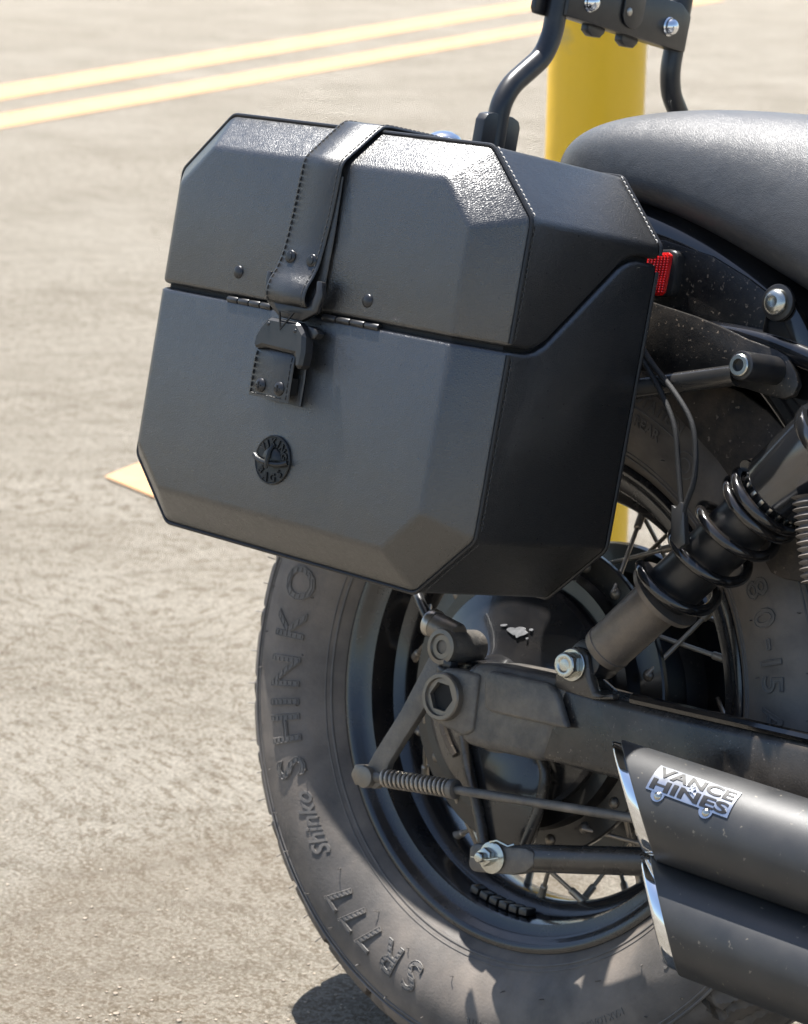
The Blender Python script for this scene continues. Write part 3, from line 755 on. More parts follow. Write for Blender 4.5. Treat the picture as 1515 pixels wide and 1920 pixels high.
def on_badge(u, v, h):
    a = BA + v / MR; return Vector((BX + u, MY - (MR + h) * math.cos(a), MZ + (MR + h) * math.sin(a)))
cu = [uv(*p) for p in ((1240, 1437), (1391, 1489), (1364, 1535), (1211, 1479))]
NB, NR = 12, 6
def quad_uv(s, t):
    (a, b, c, d) = cu
    top = (a[0] + (b[0] - a[0]) * s, a[1] + (b[1] - a[1]) * s); bot = (d[0] + (c[0] - d[0]) * s, d[1] + (c[1] - d[1]) * s)
    return (top[0] + (bot[0] - top[0]) * t, top[1] + (bot[1] - top[1]) * t)
mb = MB()
for h, nn in ((.0008, 0),):
    topg = [[on_badge(*quad_uv(i / NB, j / NR), .0009) for j in range(NR + 1)] for i in range(NB + 1)]
    botg = [[on_badge(*quad_uv(i / NB, j / NR), -.0006) for j in range(NR + 1)] for i in range(NB + 1)]
    mb.grid(topg); mb.grid(botg)
    for g1, g2 in ((topg, botg),):
        mb.grid([g1[0], g2[0]]); mb.grid([g1[-1], g2[-1]]); mb.grid([[r_[0] for r_ in g1], [r_[0] for r_ in g2]]); mb.grid([[r_[-1] for r_ in g1], [r_[-1] for r_ in g2]])
for px, py in ((1234, 1490), (1324, 1521)):
    u, v = uv(px, py)
    P = [on_badge(u + .0055 * math.cos(a), v + .0052 * math.sin(a) + (.004 if math.sin(a) > .3 else 0), .0008) for a in [2 * PI * k / 24 for k in range(24)]]
    nrm = (P[0] - Vector((P[0].x, MY, MZ))).normalized()
    mb.prism(P, -nrm * .0015)
badge = build(mb, 'badge', 'badge_plate', mu, angle=30)
mb = MB()
def badge_text(s, s0, s1, t0, t1):
    vs, fs, bd = text2d(s, .01, .028, cuts=5)
    x0 = min(v[0] for v in vs); x1 = max(v[0] for v in vs); y0 = min(v[1] for v in vs); y1 = max(v[1] for v in vs)
    def fn(u, v, h):
        q = quad_uv(s0 + (s1 - s0) * (u - x0) / (x1 - x0), t1 + (t0 - t1) * (v - y0) / (y1 - y0)); return on_badge(q[0], q[1], .0009 + h)
    raise_text(mb, (vs, fs, bd), fn, -.0003, .0005)
badge_text('VANCE', .035, .97, .07, .46)
badge_text('HINES', .035, .97, .55, .94)
build(mb, 'badge_lettering', 'badge_ink', mu)
mb = MB(); vs, fs, bd = text2d('&', .01, .03, cuts=4)
x0 = min(v[0] for v in vs); x1 = max(v[0] for v in vs)
raise_text(mb, (vs, fs, bd), lambda u, v, h: on_badge(*quad_uv(.50 + u * 13, .50 - v * 40), .0016 + h), -.0004, .0006)
build(mb, 'badge_ampersand', 'badge_plate', mu)
for px, py in ((1234, 1493), (1324, 1524)):
    u, v = uv(px, py); p = on_badge(u, v, .0006); mb = MB(); mb.dome(p, p - Vector((p.x, MY, MZ)), .0030, .0020, 14); build(mb, 'rivet', 'zinc_bolt', mu)
# hanger bracket between the two pipes
mb = MB(); mb.box((.42, -.205, -.050), (.30, .020, .030)); build(mb, 'muffler_bracket', 'cast_dusty', bike, bevel=.002)

# ---------------------------------------------------------------- rear mudguard, seat, frame pieces
def arc_shell(prof, a0, a1, n, th=.003):
    rows = []
    for k in range(n + 1):
        a = a0 + (a1 - a0) * k / n
        rows.append([Vector((r * math.cos(a), y, r * math.sin(a))) for y, r in prof] + [Vector(((r - th) * math.cos(a), y * .975, (r - th) * math.sin(a))) for y, r in prof[::-1]])
    return rows
fp = [(p.x, p.y) for p in catmull([(-.1100, .345, 0), (-.1125, .372, 0), (-.1115, .388, 0), (-.1050, .402, 0), (-.0880, .415, 0), (-.045, .424, 0), (0, .427, 0)], 5)]
fp = fp + [(-y, r) for y, r in fp[-2::-1]]
mb = MB(); mb.grid(arc_shell(fp, math.radians(18), math.radians(152), 72), close_v=True, cap0=True, cap1=True)
fender = build(mb, 'rear_mudguard', 'gloss_black', bike, angle=40)
# side skirt of the mudguard, dusty inner panel
mb = MB()
mb.prism([U(*p, -.1150) for p in ((1200, 445), (1244, 450), (1335, 480), (1400, 520), (1443, 552), (1500, 630), (1530, 690), (1400, 660), (1240, 610), (1200, 590))], (0, .004, 0))
build(mb, 'side_skirt', 'strut_black', fender, bevel=.001)
mb = MB()
mb.prism([U(*p, -.100) for p in ((1200, 690), (1300, 700), (1390, 735), (1440, 772), (1530, 870), (1560, 940), (1560, 1100), (1470, 1086), (1445, 1075), (1428, 1045), (1410, 985), (1380, 915), (1345, 865), (1300, 815), (1262, 775), (1225, 740))], (0, .006, 0))
build(mb, 'inner_panel', 'dusty_plastic', fender, bevel=.0015)
mb = MB(); mb.lathe([(-.094, .325), (.094, .325), (.094, .333), (-.094, .333)], (0, 0, 0), (0, 1, 0), 64, cap0=False, cap1=False, a0=math.radians(-30), a1=math.radians(100))
# (lathe measures angles from +z towards +x here)
build(mb, 'inner_guard', 'dark_void', fender)

def seat():
    st = [(-.074, .030, .4040, .4320), (-.066, .056, .4000, .4440), (-.050, .078, .3990, .4545), (-.028, .097, .3980, .4640), (.0, .110, .4000, .4725), (.04, .118, .3990, .4805), (.09, .124, .3930, .4865), (.15, .128, .3760, .4890), (.21, .131, .3540, .4890), (.28, .134, .3280, .4880), (.36, .136, .300, .486), (.50, .14, .29, .485)]
    rows = []
    for x, w, zb, zt in st:
        row = []
        N = 40
        zm = zb + (zt - zb) * .40
        for k in range(N):
            a = 2 * PI * k / N; c, s_ = math.cos(a), math.sin(a)
            y = w * math.copysign(abs(c) ** .62, c)
            z = zm + ((zt - zm) * abs(s_) ** .80 if s_ >= 0 else -(zm - zb) * abs(s_) ** .45)
            row.append(Vector((x, y, z)))
        rows.append(row)
    mb = MB(); mb.grid(rows, close_v=True, cap0=True, cap1=True)
    s = build(mb, 'seat', 'seat_vinyl', bike, sub=2, angle=80)
    return s
seat_o = seat()
mb = MB(); mb.tube(catmull([(.098, .0, .4868), (.112, -.03, .4863), (.130, -.055, .4838), (.150, -.075, .4795)], 8), .0018, 8)
build(mb, 'piping', 'piping', seat_o)
mb = MB(); mb.box((.47, 0, .20), (.22, .19, .30)); mb.box((.40, 0, .05), (.12, .16, .14)); build(mb, 'battery_box_filler', 'dark_void', bike, bevel=.012)  # plain box put in so the space ahead of the wheel is dark

mb = MB()  # engine, side cover, tank: out of view, added to darken the bag's reflections
mb.box((.76, 0, .02), (.50, .34, .30)); mb.box((.62, -.02, -.02), (.16, .38, .18)); mb.tube([(.62, 0, .12), (.52, 0, .34)], .085, 24); mb.tube([(.84, 0, .12), (.98, 0, .36)], .085, 24)
build(mb, 'unseen_engine', 'dark_void', bike, bevel=.015)
mb = MB(); mb.prism([(x, -.150, z) for x, z in ((.40, .30), (.46, .36), (.66, .37), (.70, .26), (.62, .16), (.46, .15), (.40, .20))], (0, .30, 0)); build(mb, 'unseen_side_cover', 'gloss_black', bike, bevel=.02, seg=3)
mb = MB(); mb.lathe([(0, .03), (.05, .11), (.18, .145), (.36, .14), (.46, .10), (.50, .03)], (.62, 0, .50), (1, 0, .12), 32); build(mb, 'unseen_fuel_tank', 'gloss_black', bike)
mb = MB()                                                            # fender strut plate
mb.prism([U(*p, -.128) for p in ((1160, 545), (1236, 571), (1300, 592), (1345, 610), (1400, 636), (1455, 656), (1475, 668), (1492, 700), (1496, 722), (1487, 742), (1468, 748), (1440, 742), (1395, 728), (1330, 715), (1230, 700), (1160, 690))], (0, .006, 0))
strut = build(mb, 'fender_strut', 'strut_black', bike, bevel=.0012)
mb = MB(); mb.rcyl(U(1388, 685, -.170), U(1388, 685, -.170) + Vector((0, .043, 0)), .0105, .0012)
so_ = build(mb, 'standoff', 'black_metal', strut)
p = U(1388, 685, -.1702)
mb = MB(); mb.lathe([(0, .0082), (-.0022, .0080), (-.0030, .0072), (-.0030, .0046)], p, (0, 1, 0), 28, cap0=False, cap1=False)
mb.grid([[p + Vector((hexr(a, .0046) * math.cos(a), dy, hexr(a, .0046) * math.sin(a))) for a in [2 * PI * k / 24 for k in range(24)]] for dy in (-.0030, .002)], close_v=True, cap1=True)
build(mb, 'socket_bolt', 'zinc_bolt', strut)
mb = MB(); mb.tube(round_path([U(1380, 703, -.163), U(1205, 727, -.163), U(1120, 740, -.163), U(1000, 745, -.163)], .03), .0078, 18)
build(mb, 'support_bar', 'satin_bar', strut)
mb = MB(); mb.tube(catmull([(.08, -.1140, .306), (.15, -.1145, .313), (.20, -.1160, .3135), (.245, -.1175, .3075), (.31, -.118, .293), (.42, -.118, .262)], 6), .0095, 14)
build(mb, 'frame_rail', 'gloss_black', bike)
mb = MB(); mb.prism([U(*p, -.122) for p in ((1430, 600), (1436, 560), (1455, 545), (1475, 550), (1500, 590), (1530, 650), (1530, 690), (1470, 645), (1425, 628))], (0, .010, 0))
lug = build(mb, 'frame_lug', 'gloss_black', bike, bevel=.003)
p = U(1462, 568, -.1225)
mb = MB(); mb.rcyl(p, p + Vector((0, -.004, 0)), .0135, .001, 32); build(mb, 'washer', 'black_metal', lug)
mb = MB(); mb.lathe([(-.004, .0100), (-.0065, .0098), (-.0085, .0085), (-.0098, .0060), (-.0100, .0040), (-.0075, .0038), (-.0070, .0002)], p, (0, 1, 0), 28, cap0=False); build(mb, 'bolt', 'zinc_bolt', lug)
# red side reflector
mb = MB(); mb.prism([U(*p, -.1235) for p in ((1205, 468), (1256, 467), (1268, 470), (1272, 480), (1260, 545), (1252, 556), (1205, 556))], (0, .014, 0))
rf = build(mb, 'reflector', 'black_metal', bike, bevel=.003)
mb = MB(); lens = [U(*p, -.1262) for p in ((1208, 474), (1252, 473), (1258, 479), (1244, 548), (1237, 554), (1208, 554))]
mb.prism(lens, (0, .004, 0)); build(mb, 'lens', 'red_lens', rf, bevel=.001)
mb = MB()
for i in range(7):
    for j in range(16):
        q = U(1218 + i * 6 - j * .9, 478 + j * 4.6, -.1264)
        mb.lathe([(0, .0011), (-.0009, .00008)], q, (0, 1, 0), 4)
build(mb, 'lens_prisms', 'red_lens', rf, angle=10, kind='stuff')
# chrome dome on the tail, behind the saddlebag
mb = MB(); mb.dome(U(833, 264, -.06), (0, -.15, 1), .0150, .0085, 28); build(mb, 'chrome_cap', 'chrome', bike)
mb = MB(); mb.rcyl(U(833, 268, -.06) + Vector((0, 0, -.03)), U(833, 268, -.06), .009, .001); build(mb, 'cap_post', 'black_metal', bike)
# ribbed rubber boot at the engine side
b0, b1 = U(1512, 930, -.165), U(1530, 1090, -.165)
mb = MB(); L_ = (b1 - b0).length; prf = []
for k in range(60): prf.append((L_ * k / 59, .0090 + .0018 * math.cos(k / 59 * 2 * PI * 13)))
mb.lathe(prf, b0, b1 - b0, 24); build(mb, 'ribbed_boot', 'rubber', bike, angle=60)

# ---------------------------------------------------------------- sissy bar
XS = -.078
sb = node('sissy_bar', (XS, 0, .42), bike)
for s in (-1, 1):
    path = round_path([(XS, s * .127, .400), (XS, s * .1275, .463), (XS, s * .119, .480), (XS, s * .0870, .508), (XS, s * .0800, .527), (XS, s * .0800, .72)], .02, 8)
    mb = MB(); mb.tube(path, .0088, 20); build(mb, 'upright_tube', 'black_metal', sb)
    mb = MB(); mb.prism([(XS + .006, s * .1275 + q * 1.0, z) for q, z in ((-.022, .40), (-.022, .448), (-.019, .453), (-.012, .455), (.012, .455), (.019, .453), (.022, .448), (.022, .40))], (-.010, 0, 0))
    build(mb, 'mounting_tab', 'black_metal', sb, bevel=.001)
mb = MB(); mb.prism([(-.066, y, z) for y, z in ((-.0810, .5430), (.0805, .5430), (.0810, .5740), (.066, .582), (-.066, .582), (-.0810, .574))], (-.016, 0, 0))
plate = build(mb, 'cross_plate', 'black_metal', sb, bevel=.0015)
mb = MB(); mb.prism([(-.0655, .0 + .0135 * math.cos(a), .5600 + (.016 if math.sin(a) > 0 else 0) + .0115 * math.sin(a)) for a in [2 * PI * k / 28 for k in range(28)]], (.0022, 0, 0)); build(mb, 'backrest_slide', 'black_metal', sb, bevel=.0006)
mb = MB(); mb.dome((-.063, -.0062, .561), (1, 0, 0), .0035, .0012); build(mb, 'rivet', 'steel', sb)
for y, z in ((-.0545, .5590), (.0525, .5600)):
    mb = MB(); mb.lathe([(0, .0080), (.0012, .0082), (.0022, .0075)] + [(.0022 + .0065 * math.sin(a), .0072 * math.cos(a)) for a in [k * PI / 2 / 7 for k in range(7)]] + [(.0087, .0002)], (-.0662, y, z), (1, 0, 0), 28); build(mb, 'dome_bolt', 'chrome', sb)
for y in (-.033, .012):
    mb = MB(); mb.prism([(-.072, y + q, z) for q, z in ((-.011, .545), (-.011, .538), (-.004, .5345), (.006, .535), (.011, .540), (.011, .545))], (-.008, 0, 0)); build(mb, 'lower_tab', 'black_metal', sb, bevel=.0008)
mb = MB(); mb.prism([(-.084, -.088 + q, z) for q, z in ((-.010, .60), (-.012, .545), (-.009, .541), (.004, .541), (.004, .60))], (-.005, 0, 0)); build(mb, 'side_tab', 'black_metal', sb, bevel=.001)

# ================================================================ SADDLEBAG
YO, YI, YB = -.318, -.348, -.170
XL, XR_, ZB_, ZT_ = -.2215, .137, .0975, .4152
bag = thing('saddlebag', ((XL + XR_) / 2, -.25, ZB_), 'black leather hard saddlebag with faceted face hung on the motorcycle', 'saddlebag')
def octo(x0, x1, z0, z1, c, y):
    return [Vector((x0 + c, y, z1)), Vector((x1 - c, y, z1)), Vector((x1, y, z1 - c)), Vector((x1, y, z0 + c)), Vector((x1 - c, y, z0)), Vector((x0 + c, y, z0)), Vector((x0, y, z0 + c)), Vector((x0, y, z1 - c))]
OC = octo(XL, XR_, ZB_, ZT_, .0465, YO); OB = octo(XL, XR_, ZB_, ZT_, .0465, YB); OI = octo(XL + .031, XR_ - .0285, ZB_ + .028, ZT_ - .028, .0305, YI)
def bag_solid():
    mb = MB(); mb.grid([OB, OC, OI], close_v=True, cap0=True, cap1=True)
    me = bpy.data.meshes.new('solid'); me.from_pydata([tuple(v) for v in mb.v], [], mb.f)
    bm = bmesh.new(); bm.from_mesh(me); bmesh.ops.recalc_face_normals(bm, faces=bm.faces[:]); bm.to_mesh(me); bm.free(); return me
SPL = [(-.40, .2785), (-.300, .2785), (-.290, .2805), (-.279, .2870), (-.213, .3495), (-.203, .3550), (-.194, .3570), (-.10, .3575)]
def cut_part(name, poly):
    a = bpy.data.objects.new('solid', bag_solid()); col.objects.link(a)
    mb = MB(); mb.prism([(-.4, y, z) for y, z in poly], (.8, 0, 0))
    me = bpy.data.meshes.new('cutter'); me.from_pydata([tuple(v) for v in mb.v], [], mb.f)
    bm = bmesh.new(); bm.from_mesh(me); bmesh.ops.recalc_face_normals(bm, faces=bm.faces[:]); bm.to_mesh(me); bm.free()
    c = bpy.data.objects.new('cutter', me); col.objects.link(c)
    md = a.modifiers.new('b', 'BOOLEAN'); md.operation = 'INTERSECT'; md.object = c; md.solver = 'EXACT'
    be = a.modifiers.new('v', 'BEVEL'); be.width = .0036; be.segments = 3; be.limit_method = 'ANGLE'; be.angle_limit = math.radians(14)
    bpy.context.view_layer.update()
    out = bpy.data.meshes.new_from_object(a.evaluated_get(bpy.context.evaluated_depsgraph_get()))
    bpy.data.objects.remove(a); bpy.data.objects.remove(c)
    out.name = name; out.materials.clear(); finish(out, 'leather', 30)
    return place(name, out, bag)
gap = .0016
lid = cut_part('lid', [(y, z + gap) for y, z in SPL] + [(-.10, .6), (-.40, .6)])
body = cut_part('case', [(y, z - gap) for y, z in SPL][::-1] + [(-.40, -.1), (-.10, -.1)])
# dark lining seen in the split
mb = MB(); ins = .006
mb.grid([octo(XL + ins, XR_ - ins, ZB_ + ins, ZT_ - ins, .0465, YB - ins), octo(XL + ins, XR_ - ins, ZB_ + ins, ZT_ - ins, .0465, YO), octo(XL + .034, XR_ - .032, ZB_ + .031, ZT_ - .031, .0305, YI + .005)], close_v=True, cap0=True, cap1=True)
build(mb, 'lining', 'bore', body)
def clip_path(path, zmin=None, zmax=None):
    return path
Zs = .2785
def off(p, dy=0): return Vector((p.x, p.y + dy, p.z))
for nm, par, seq, y in (('piping', lid, [(XL, Zs + .004), 7, 0, 1, 2, (XR_, Zs + .004)], YO), ('piping', body, [(XL, Zs - .004), 6, 5, 4, 3, (XR_, Zs - .004)], YO), ('piping', body, [(XL, .350), 6, 5, 4, 3, (XR_, .350)], YB), ('piping', lid, [(XL, .362), 7, 0, 1, 2, (XR_, .362)], YB)):
    pts = [Vector((OC[q].x, y, OC[q].z)) if isinstance(q, int) else Vector((q[0], y, q[1])) for q in seq]
    mb = MB(); mb.tube(round_path(pts, .004, 4), .0016, 8); build(mb, nm, 'piping', par)
# seam stitching beside the piping
def stitches(path, step, length, r, nrm, jitter=.0):
    mb = MB(); P = [Vector(p) for p in path]
    for a, b in zip(P, P[1:]):
        d = b - a; l = d.length; d.normalize(); k = int(l / step)
        for i in range(k):
            c = a + d * (step * (i + .5)) + Vector(nrm) * 0
            side = Vector((random.uniform(-1, 1), random.uniform(-1, 1), random.uniform(-1, 1))) * jitter
            mb.tube([c - d * length / 2 + side - Vector(nrm) * r * .5, c - d * length * .25 + side + Vector(nrm) * r * .6, c + d * length * .25 + side + Vector(nrm) * r * .6, c + d * length / 2 + side - Vector(nrm) * r * .5], r, 5)
    return mb
q = .70710678
e = .0036
mbs = stitches([OC[1] + Vector((.001, e, 0)), OC[2] + Vector((0, e, .001))], .0042, .0030, .00055, (q, 0, q), .0001)
mbs.add(*(lambda m: (m.v, m.f))(stitches([OB[1] + Vector((.001, -e, 0)), OB[2] + Vector((0, -e, .001))], .0042, .0030, .00055, (q, 0, q), .0001)))
build(mbs, 'stitching', 'pale_thread', lid, kind='stuff')
mbs = stitches([OC[2] + Vector((.0002, e, -.004)), Vector((XR_ + .0002, YO + e, Zs + .006))], .0042, .0030, .0005, (1, 0, 0), .0001)
build(mbs, 'stitching', 'thread', lid, kind='stuff')
mbs = stitches([Vector((XR_ + .0002, YO + e, Zs - .006)), OC[3] + Vector((.0002, e, .003))], .0042, .0030, .0005, (1, 0, 0), .0001)
mbs.add(*(lambda m: (m.v, m.f))(stitches([OC[3] + Vector((0, e, -.002)), OC[4] + Vector((.002, e, 0))], .0042, .0030, .0005, (q, 0, -q), .0001)))
build(mbs, 'stitching', 'thread', body, kind='stuff')

# strap: ribbon along stations (x_left, x_right, y, z)
def ribbon(st, th, per=5):
    Ls = catmull([(a, y, z) for a, b, y, z in st], per); Rs = catmull([(b, y, z) for a, b, y, z in st], per)
    rows = []; n = len(Ls)
    for i in range(n):
        t = ((Ls[min(i + 1, n - 1)] + Rs[min(i + 1, n - 1)]) - (Ls[max(i - 1, 0)] + Rs[max(i - 1, 0)])).normalized()
        w = (Rs[i] - Ls[i]).normalized(); nn = t.cross(w).normalized()
        if i == 0: ref = nn
        rows.append((Ls[i], Rs[i], nn, w))
    return rows
def ribbon_mb(rows, th, sgn):
    mb = MB(); R_ = []
    b = th * .45
    for l, r, nn, w in rows:
        nn = nn * sgn
        R_.append([l + w * b - nn * 0, r - w * b - nn * 0, r + nn * b, r + nn * (th - b), r - w * b + nn * th, l + w * b + nn * th, l + nn * (th - b), l + nn * b])
    mb.grid(R_, close_v=True, cap0=True, cap1=True); return mb
def edge_stitch(rows, th, sgn, inset, step=.0046, length=.0033, r=.00048):
    mb = MB()
    for side in (0, 1):
        P = [(l + w * inset if side == 0 else rr - w * inset) + nn * sgn * (th + .0001) for l, rr, nn, w in rows]
        acc = 0.0; last = 0.0
        pos = [0.0]
        for a, b in zip(P, P[1:]): pos.append(pos[-1] + (b - a).length)
        def at_(s):
            for i in range(len(P) - 1):
                if pos[i + 1] >= s: return P[i].lerp(P[i + 1], (s - pos[i]) / max(1e-9, pos[i + 1] - pos[i])), i
            return P[-1], len(P) - 2
        s = .002
        while s + length < pos[-1]:
            a, i = at_(s); b, _ = at_(s + length); m_ = (a + b) / 2 + rows[i][2] * sgn * r * .6
            mb.tube([a, m_, b], r, 5); s += step
    return mb
st1 = [(-.054, -.0115, -.185, .4185), (-.056, -.0130, -.25, .4188), (-.0575, -.0150, -.300, .4186), (-.0585, -.0160, -.3145, .4180), (-.0588, -.0162, -.3205, .4150), (-.0582, -.0163, -.335, .4020), (-.0575, -.0164, -.3455, .3925), (-.0574, -.0165, -.3512, .3860), (-.0578, -.0168, -.3520, .375), (-.0595, -.0182, -.3518, .350), (-.0608, -.0200, -.3522, .330), (-.0612, -.0204, -.3532, .3200), (-.0618, -.0206, -.3545, .3120), (-.0620, -.0208, -.3575, .3035), (-.0620, -.0208, -.3615, .2960), (-.0618, -.0208, -.3632, .2890), (-.0617, -.0208, -.3615, .2845), (-.0616, -.0208, -.3570, .2835), (-.0616, -.0208, -.3535, .2870), (-.0616, -.0208, -.3520, .2960)]
rw = ribbon(st1, .0026)
sg = 1 if rw[len(rw) // 2][2].y < 0 else -1
strap = build(ribbon_mb(rw, .0026, sg), 'strap', 'strap_leather', bag, angle=50)
build(edge_stitch(rw[:82], .0026, sg, .0026), 'stitching', 'thread', strap, kind='stuff')
st2 = [(-.0560, -.0170, -.3488, .378), (-.0570, -.0163, -.3490, .360), (-.0580, -.0155, -.3492, .335), (-.0588, -.0160, -.3492, .315), (-.0590, -.0165, -.3492, .296)]
rw2 = ribbon(st2, .0024); sg2 = 1 if rw2[2][2].y < 0 else -1
build(ribbon_mb(rw2, .0024, sg2), 'strap_backing', 'strap_leather', strap, angle=50)
# buckle: upper frame, clasp, release tab, engraved triangle
bo = [(-.0680, .3030), (-.0685, .2920), (-.0620, .2800), (-.0475, .2715), (-.0255, .2712), (-.0110, .2795), (-.0080, .2920), (-.0105, .3020)]
bi = [(-.0160, .3020), (-.0152, .2930), (-.0180, .2850), (-.0220, .2815), (-.0520, .2815), (-.0560, .2845), (-.0632, .2920), (-.0632, .3030)]
mb = MB(); mb.prism([(x, -.3605, z) for x, z in bo + bi], (0, .0050, 0))
buckle = build(mb, 'buckle', 'black_metal', bag, bevel=.0010, bang=30)
cl = [(-.0535, .2705), (-.0225, .2705), (-.0140, .2630), (-.0118, .2500), (-.0125, .2385), (-.0190, .2375), (-.0212, .2475), (-.0545, .2485), (-.0600, .2460), (-.0650, .2475), (-.0640, .2560), (-.0600, .2630)]
mb = MB(); mb.prism([(x, -.3660, z) for x, z in cl], (0, .0120, 0)); build(mb, 'clasp', 'black_metal', buckle, bevel=.0024, seg=1, angle=12)
mb = MB(); mb.prism([(x, -.3600, z) for x, z in ((-.019, .2695), (-.0095, .2680), (-.0065, .2650), (-.0095, .2610), (-.013, .2600))], (0, .008, 0)); build(mb, 'release_tab', 'black_metal', buckle, bevel=.001)
tri = [(-.0435, .2765), (-.0275, .2765), (-.0385, .2625)]
mb = MB(); ti = [Vector((x, -.3664, z)) for x, z in tri]; cc = sum(ti, Vector()) / 3
mb.ring_prism(ti, [cc + (p - cc) * .78 for p in ti], (0, .0012, 0)); build(mb, 'triangle_mark', 'bore', buckle)
for x, z in ((-.0515, .2655), (-.0235, .2640)):
    mb = MB(); mb.dome((x, -.3660, z), (0, -1, 0), .0016, .0008, 12); build(mb, 'pin', 'rivet', buckle)
# lower strap tab
st3 = [(-.0645, -.0225, -.3600, .2120), (-.0643, -.0224, -.3605, .2200), (-.0640, -.0222, -.3610, .2350), (-.0638, -.0222, -.3605, .2440), (-.0636, -.0222, -.3575, .2485), (-.0630, -.0220, -.3530, .2480), (-.0628, -.0218, -.3512, .2420), (-.0628, -.0216, -.3505, .2280), (-.0628, -.0216, -.3505, .2105)]
rw3 = ribbon(st3, .0022); sg3 = 1 if rw3[2][2].y < 0 else -1
tab = build(ribbon_mb(rw3, .0022, sg3), 'lower_strap', 'strap_leather', bag, angle=50)
build(edge_stitch(rw3[:22], .0022, sg3, .0024), 'stitching', 'piping', tab, kind='stuff')
mb = stitches([(-.0625, -.3625, .2140), (-.0245, -.3625, .2140)], .0048, .0034, .0005, (0, -1, 0), .0002); build(mb, 'hem_stitching', 'thread', tab, kind='stuff')
mb = MB(); mb.box((-.0425, -.3560, .2240), (.036, .006, .012)); build(mb, 'spacer', 'bore', tab)
for px, py in ((489, 722), (524, 729)):
    p = U(px, py, -.3626); mb = MB(); mb.lathe([(.0004, .0052), (-.0010, .0051), (-.0022, .0040), (-.0028, .0022), (-.0029, .0002)], p, (0, 1, 0), 24, cap0=False)
    s_ = build(mb, 'screw', 'rivet', tab)
    mb = MB(); mb.box(p + Vector((0, -.0027, 0)), (.0050, .0010, .0011)); mb.box(p + Vector((0, -.0028, 0)), (.0011, .0010, .0050)); build(mb, 'screw_slot', 'bore', tab)
for px, py in ((544, 481), (584, 489)):
    p = U(px, py, -.3570); mb = MB(); mb.dome(p, (0, -1, 0), .0050, .0015, 22); mb.lathe([(0, .0031), (-.0019, .0029), (-.0021, .0012)], p, (0, 1, 0), 18)
    build(mb, 'rivet', 'rivet', strap)
for px, py in ((447, 510), (689, 564)):
    mb = MB(); mb.dome(U(px, py, -.3480), (0, -1, 0), .0050, .0022, 24); build(mb, 'rivet', 'rivet', lid)
# hinge knuckles in the split
for x0, x1 in ((-.1180, -.0700), (-.0170, .0400)):
    n_ = 4; w = (x1 - x0) / n_
    for k in range(n_):
        mb = MB(); mb.rcyl((x0 + k * w + .0005, -.3464, .2770), (x0 + (k + 1) * w - .0005, -.3464, .2770), .0027, .0005, 14); build(mb, 'hinge_knuckle', 'black_metal', body)
# round emblem
EC = Vector((-.0412, YI, .1682)); ER = .0182
mb = MB(); mb.lathe([(.0005, ER), (-.0014, ER), (-.0020, ER - .0006), (-.0020, ER - .0012), (-.0014, ER - .0018), (-.0014, .0005)], EC, (0, 1, 0), 64, cap0=False)
emb = build(mb, 'emblem', 'badge_metal', bag, angle=30)
mb = MB()
def ring_text(s, a0, a1, r, flip):
    for i, ch in enumerate(s):
        a = a0 + (a1 - a0) * i / (len(s) - 1)
        cx, cz = r * math.cos(a), r * math.sin(a)
        ang = a - PI / 2 if not flip else a + PI / 2
        ca, sa = math.cos(ang), math.sin(ang)
        raise_text(mb, text2d(ch, .0078, .035), lambda u, v, h: EC + Vector((cx + u * ca - v * sa, -.0014 - h, cz + u * sa + v * ca)), -.0004, .0011)
ring_text('VIKING', math.radians(146), math.radians(20), .0128, False)
ring_text('BAGS', math.radians(222), math.radians(318), .0130, True)
build(mb, 'emblem_lettering', 'badge_dark', emb)
mb = MB()                                                            # small helmet relief
rows = []
for i in range(13):
    a = PI * i / 12; rows.append([EC + Vector((.0098 * math.cos(a) * f_, -.0014 - .0038 * math.sqrt(max(0, 1 - f_ * f_)) - .0002, .0008 + .0085 * math.sin(a) * f_)) for f_ in (1, .9, .7, .45, .2, .02)])
mb.grid(rows)
build(mb, 'helmet_bowl', 'badge_metal', emb, angle=60)
mb = MB(); mb.tube([EC + Vector((x, -.0030 - .0018 * (1 - (x / .0178) ** 2), -.0012 - .0016 * (1 - (x / .0178) ** 2) + .0022 * abs(x / .0178) ** 4)) for x in [-.0175 + .035 * k / 16 for k in range(17)]], .0019, 8); build(mb, 'helmet_brim', 'badge_metal', emb)
mb = MB(); mb.tube([EC + Vector((0, -.0030, .0105)), EC + Vector((0, -.0058, .006)), EC + Vector((0, -.0068, 0)), EC + Vector((0, -.0062, -.0065))], [.0012, .0016, .0017, .0012], 8); build(mb, 'nose_guard', 'badge_metal', emb)

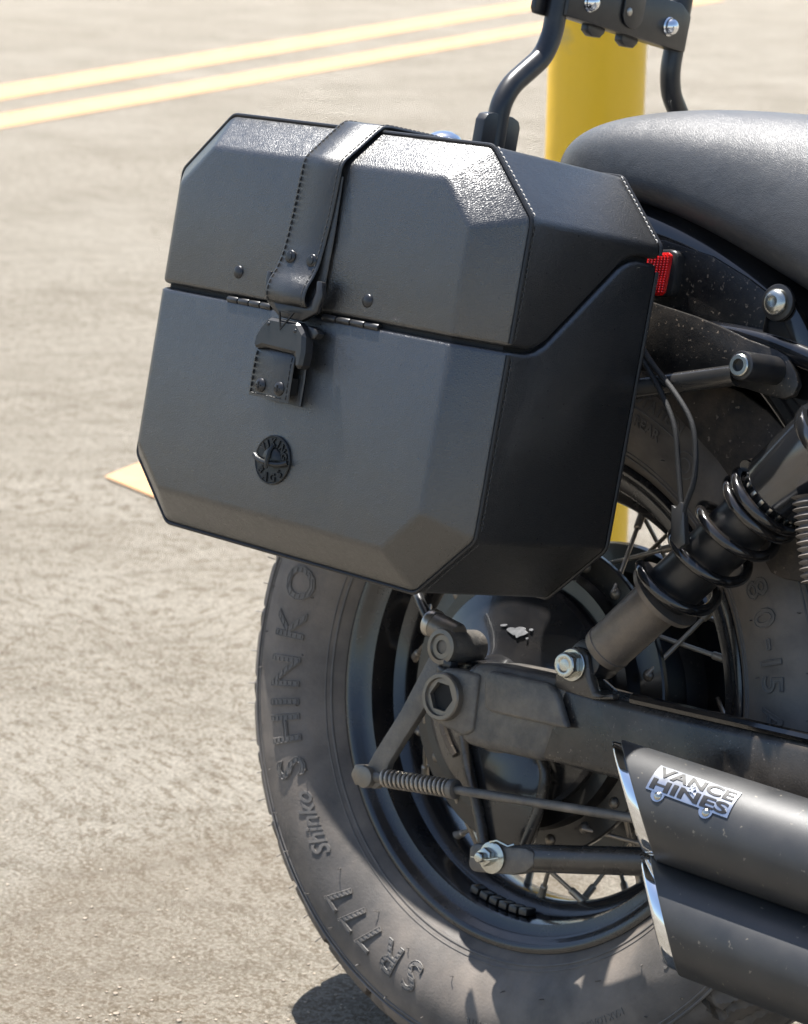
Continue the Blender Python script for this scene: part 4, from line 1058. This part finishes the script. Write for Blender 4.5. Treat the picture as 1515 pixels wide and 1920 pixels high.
# ================================================================ cord with tag hanging by the shock
cord = thing('cord_loop', U(1275, 1000, -.178), 'thin black woven cord loop with a small tag hanging above the shock spring', 'cord')
mb = MB(); mb.tube(catmull([U(1196, 655, -.160), U(1214, 690, -.168), U(1242, 742, -.176), U(1264, 800, -.178), U(1271, 870, -.178), U(1277, 945, -.178), U(1281, 975, -.178)], 8), .0021, 10); build(mb, 'strand', 'cord', cord)
mb = MB(); mb.tube(catmull([U(1200, 645, -.160), U(1224, 684, -.168), U(1266, 738, -.178), U(1296, 792, -.180), U(1304, 852, -.180), U(1300, 905, -.180), U(1284, 950, -.180), U(1280, 975, -.180)], 8), .0021, 10); build(mb, 'strand', 'cord', cord)
mb = MB(); mb.prism([U(*p, -.182) for p in ((1258, 946), (1266, 952), (1274, 940), (1281, 944), (1284, 1020), (1270, 1030), (1256, 1012))], (0, .006, 0)); build(mb, 'tag', 'tag_plastic', cord, bevel=.001)


# loose grit on the slab near the wheel
MATS['grit'] = mat('grit', (.30, .25, .19), .8, var=.4, var_scale=40)
mb = MB(); rnd = random.Random(21)
for k in range(260):
    px, py = rnd.uniform(0, 700), 1920 - 1100 * rnd.random() ** 1.6
    g = G(px, py); r = rnd.uniform(.0006, .0019) * (1.6 if rnd.random() < .06 else 1)
    t = rnd.uniform(0, PI)
    vs = [g + Vector((r * math.cos(t + a) * rnd.uniform(.7, 1.3), r * math.sin(t + a) * rnd.uniform(.7, 1.3), r * z)) for z in (0, .6) for a in [2 * PI * j / 6 for j in range(6)]] + [g + Vector((0, 0, r))]
    mb.add(vs, [(j, (j + 1) % 6, (j + 1) % 6 + 6, j + 6) for j in range(6)] + [(j + 6, (j + 1) % 6 + 6, 12) for j in range(6)])
me = bpy.data.meshes.new('grit'); me.from_pydata([tuple(v) for v in mb.v], [], mb.f); finish(me, 'grit')
go = bpy.data.objects.new('grit', me); col.objects.link(go); go['kind'] = 'stuff'; go['label'] = 'loose sandy grit scattered on the concrete'; go['category'] = 'grit'
